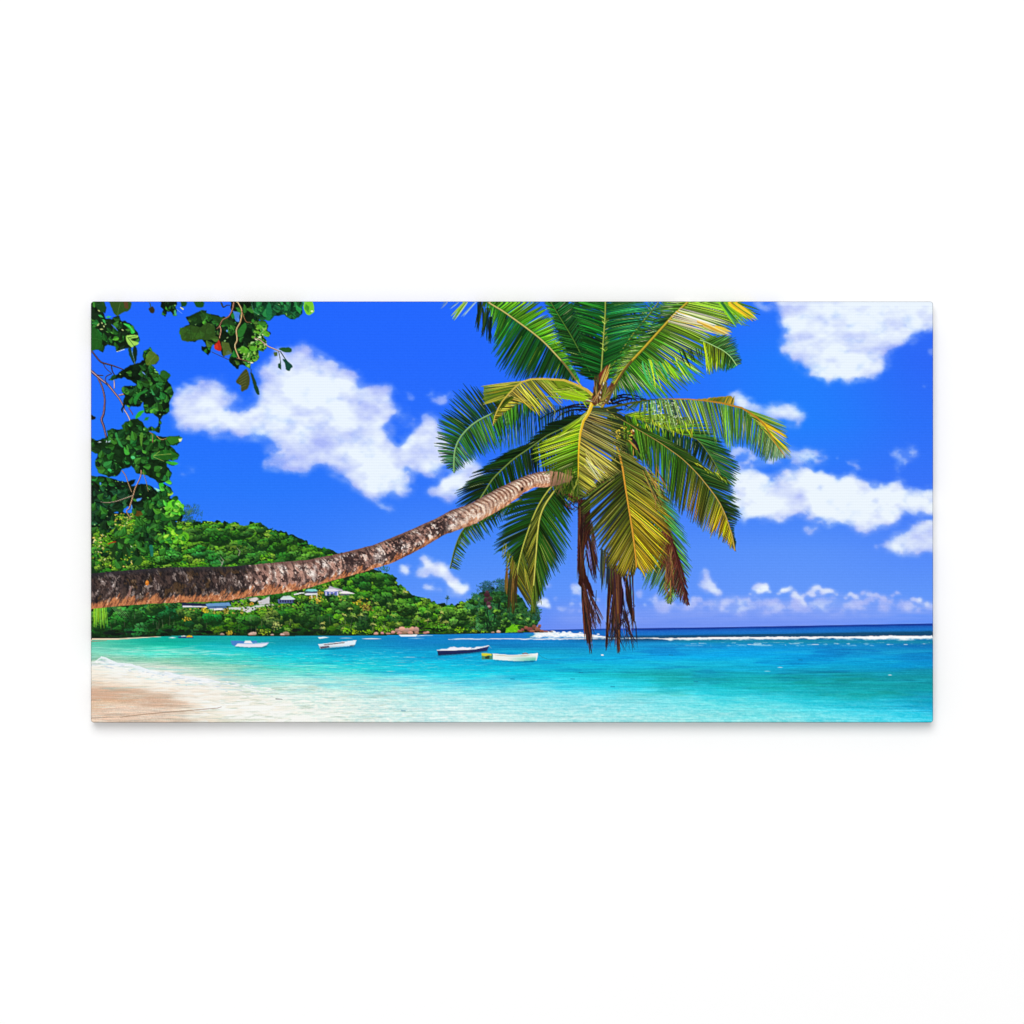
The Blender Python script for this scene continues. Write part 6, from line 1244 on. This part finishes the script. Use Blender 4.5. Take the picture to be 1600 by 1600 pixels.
# gallery-wrapped edge: the picture mirrored round the bevel and back to the wall
def outline(d):                                          # rounded rectangle, d millimetres inside the outer edge
    rr = max(RAD - d, .3); pts = []
    a0, b0, a1, b1 = X0 + RAD, Y0 + RAD, X1 - RAD, Y1 - RAD
    for x in np.linspace(a0, a1, 660): pts.append((x, Y0 + d))
    for t in np.linspace(-90, 0, 8)[1:-1]: pts.append((a1 + rr * math.cos(math.radians(t)), b0 + rr * math.sin(math.radians(t))))
    for y in np.linspace(b0, b1, 330): pts.append((X1 - d, y))
    for t in np.linspace(0, 90, 8)[1:-1]: pts.append((a1 + rr * math.cos(math.radians(t)), b1 + rr * math.sin(math.radians(t))))
    for x in np.linspace(a1, a0, 660): pts.append((x, Y1 - d))
    for t in np.linspace(90, 180, 8)[1:-1]: pts.append((a0 + rr * math.cos(math.radians(t)), b1 + rr * math.sin(math.radians(t))))
    for y in np.linspace(b1, b0, 330): pts.append((X0 + d, y))
    for t in np.linspace(180, 270, 8)[1:-1]: pts.append((a0 + rr * math.cos(math.radians(t)), b0 + rr * math.sin(math.radians(t))))
    return np.array(pts)
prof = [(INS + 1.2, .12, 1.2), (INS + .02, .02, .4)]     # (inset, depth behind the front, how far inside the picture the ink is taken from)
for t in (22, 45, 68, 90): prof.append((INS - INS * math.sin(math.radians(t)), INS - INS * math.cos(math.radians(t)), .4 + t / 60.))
for d in np.linspace(3, DEPTH * 1000 - 1.5, 16): prof.append((0, d, d + 1))
rings = []; inks = []
for ins, d, pick in prof:
    o2 = outline(ins)
    rings.append(np.stack([wx(o2[:, 0]), np.full(len(o2), -DEPTH + d / 1000.), wz(o2[:, 1])], -1))
    s2 = outline(min(pick, RAD - .31)) if pick < RAD else None
    src = o2 if s2 is None else s2
    px = np.clip(src[:, 0], X0 + pick, X1 - pick); py = np.clip(src[:, 1], Y0 + pick, Y1 - pick)
    inks.append(INK[np.clip((py - Y0).round().astype(int), 0, ny), np.clip((px - X0).round().astype(int), 0, nx)])
for a_, f_ in ((2, .85), (3, .55), (4, .42), (5, .42), (6, .55)): inks[a_] = inks[a_] * f_      # shade of the turned-away bevel painted into its ink
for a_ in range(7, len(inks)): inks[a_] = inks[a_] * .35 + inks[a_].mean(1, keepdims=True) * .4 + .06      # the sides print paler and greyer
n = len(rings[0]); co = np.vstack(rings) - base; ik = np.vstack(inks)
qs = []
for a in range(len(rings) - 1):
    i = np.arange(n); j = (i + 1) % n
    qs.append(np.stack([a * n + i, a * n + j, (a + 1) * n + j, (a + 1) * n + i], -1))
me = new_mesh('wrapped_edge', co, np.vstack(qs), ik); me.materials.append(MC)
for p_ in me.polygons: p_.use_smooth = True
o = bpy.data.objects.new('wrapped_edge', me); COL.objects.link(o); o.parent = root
o['label'] = 'sides of the canvas, the picture mirrored round its rounded edges'
# wooden stretcher bars inside, touching the wall
def bar(x0, x1, z0, z1):
    y0, y1 = -DEPTH + .006, -.0008
    v = np.array([(x, y, z) for x in (x0, x1) for y in (y0, y1) for z in (z0, z1)], np.float32) - base
    f = np.array([(0, 1, 3, 2), (4, 6, 7, 5), (0, 4, 5, 1), (2, 3, 7, 6), (0, 2, 6, 4), (1, 5, 7, 3)])
    me = new_mesh('stretcher_bar', v, f, None); me.materials.append(MP)
    o = bpy.data.objects.new('stretcher_bar', me); COL.objects.link(o); o.parent = root
l_, r_, t_, b_ = wx(X0 + 2), wx(X1 - 2), wz(Y0 + 2), wz(Y1 - 2)
bar(l_, r_, t_ - .04, t_); bar(l_, r_, b_, b_ + .04); bar(l_, l_ + .04, b_ + .0405, t_ - .0405); bar(r_ - .04, r_, b_ + .0405, t_ - .0405)

# ------------------------------------------------------------------ the wall it hangs on
v = np.array([(-7, 0, -4), (7, 0, -4), (7, 0, 7), (-7, 0, 7)], np.float32)
me = new_mesh('wall', v, np.array([[0, 1, 2, 3]]), None); me.materials.append(MW)
w_ = bpy.data.objects.new('wall', me); COL.objects.link(w_); w_['kind'] = 'structure'

# ------------------------------------------------------------------ studio light and camera
world = bpy.data.worlds.new('World'); scene.world = world; world.use_nodes = True
bg = world.node_tree.nodes['Background']; bg.inputs[0].default_value = (1, 1, 1, 1); bg.inputs[1].default_value = .55
def area(name, loc, size, power):
    l = bpy.data.lights.new(name, 'AREA'); l.shape = 'SQUARE'; l.size = size; l.energy = power
    o = bpy.data.objects.new(name, l); COL.objects.link(o); o.location = loc
    import mathutils
    o.rotation_euler = (mathutils.Vector((0, 0, ZC)) - mathutils.Vector(loc)).to_track_quat('-Z', 'Y').to_euler()
area('softbox', (-1.3, -12.2, ZC + 7.0), 8.6, 1150)
area('front_lamp', (-.2, -13, ZC + .4), 1.2, 250)
cam = bpy.data.cameras.new('camera'); co_ = bpy.data.objects.new('camera', cam); COL.objects.link(co_)
D = 6.0
cam.sensor_width = 36; cam.lens = 36 * D / 1.6; cam.clip_start = .1; cam.clip_end = 100
co_.location = (0, -DEPTH - D, ZC); co_.rotation_euler = (math.pi / 2, 0, 0)
scene.camera = co_
scene.render.resolution_x = scene.render.resolution_y = 1024
vs = scene.view_settings
scene.display_settings.display_device = 'sRGB'
vs.view_transform = 'Standard'; vs.look = 'None'; vs.exposure = 0; vs.gamma = 1; vs.use_curve_mapping = False
scene.cycles.max_bounces = 4
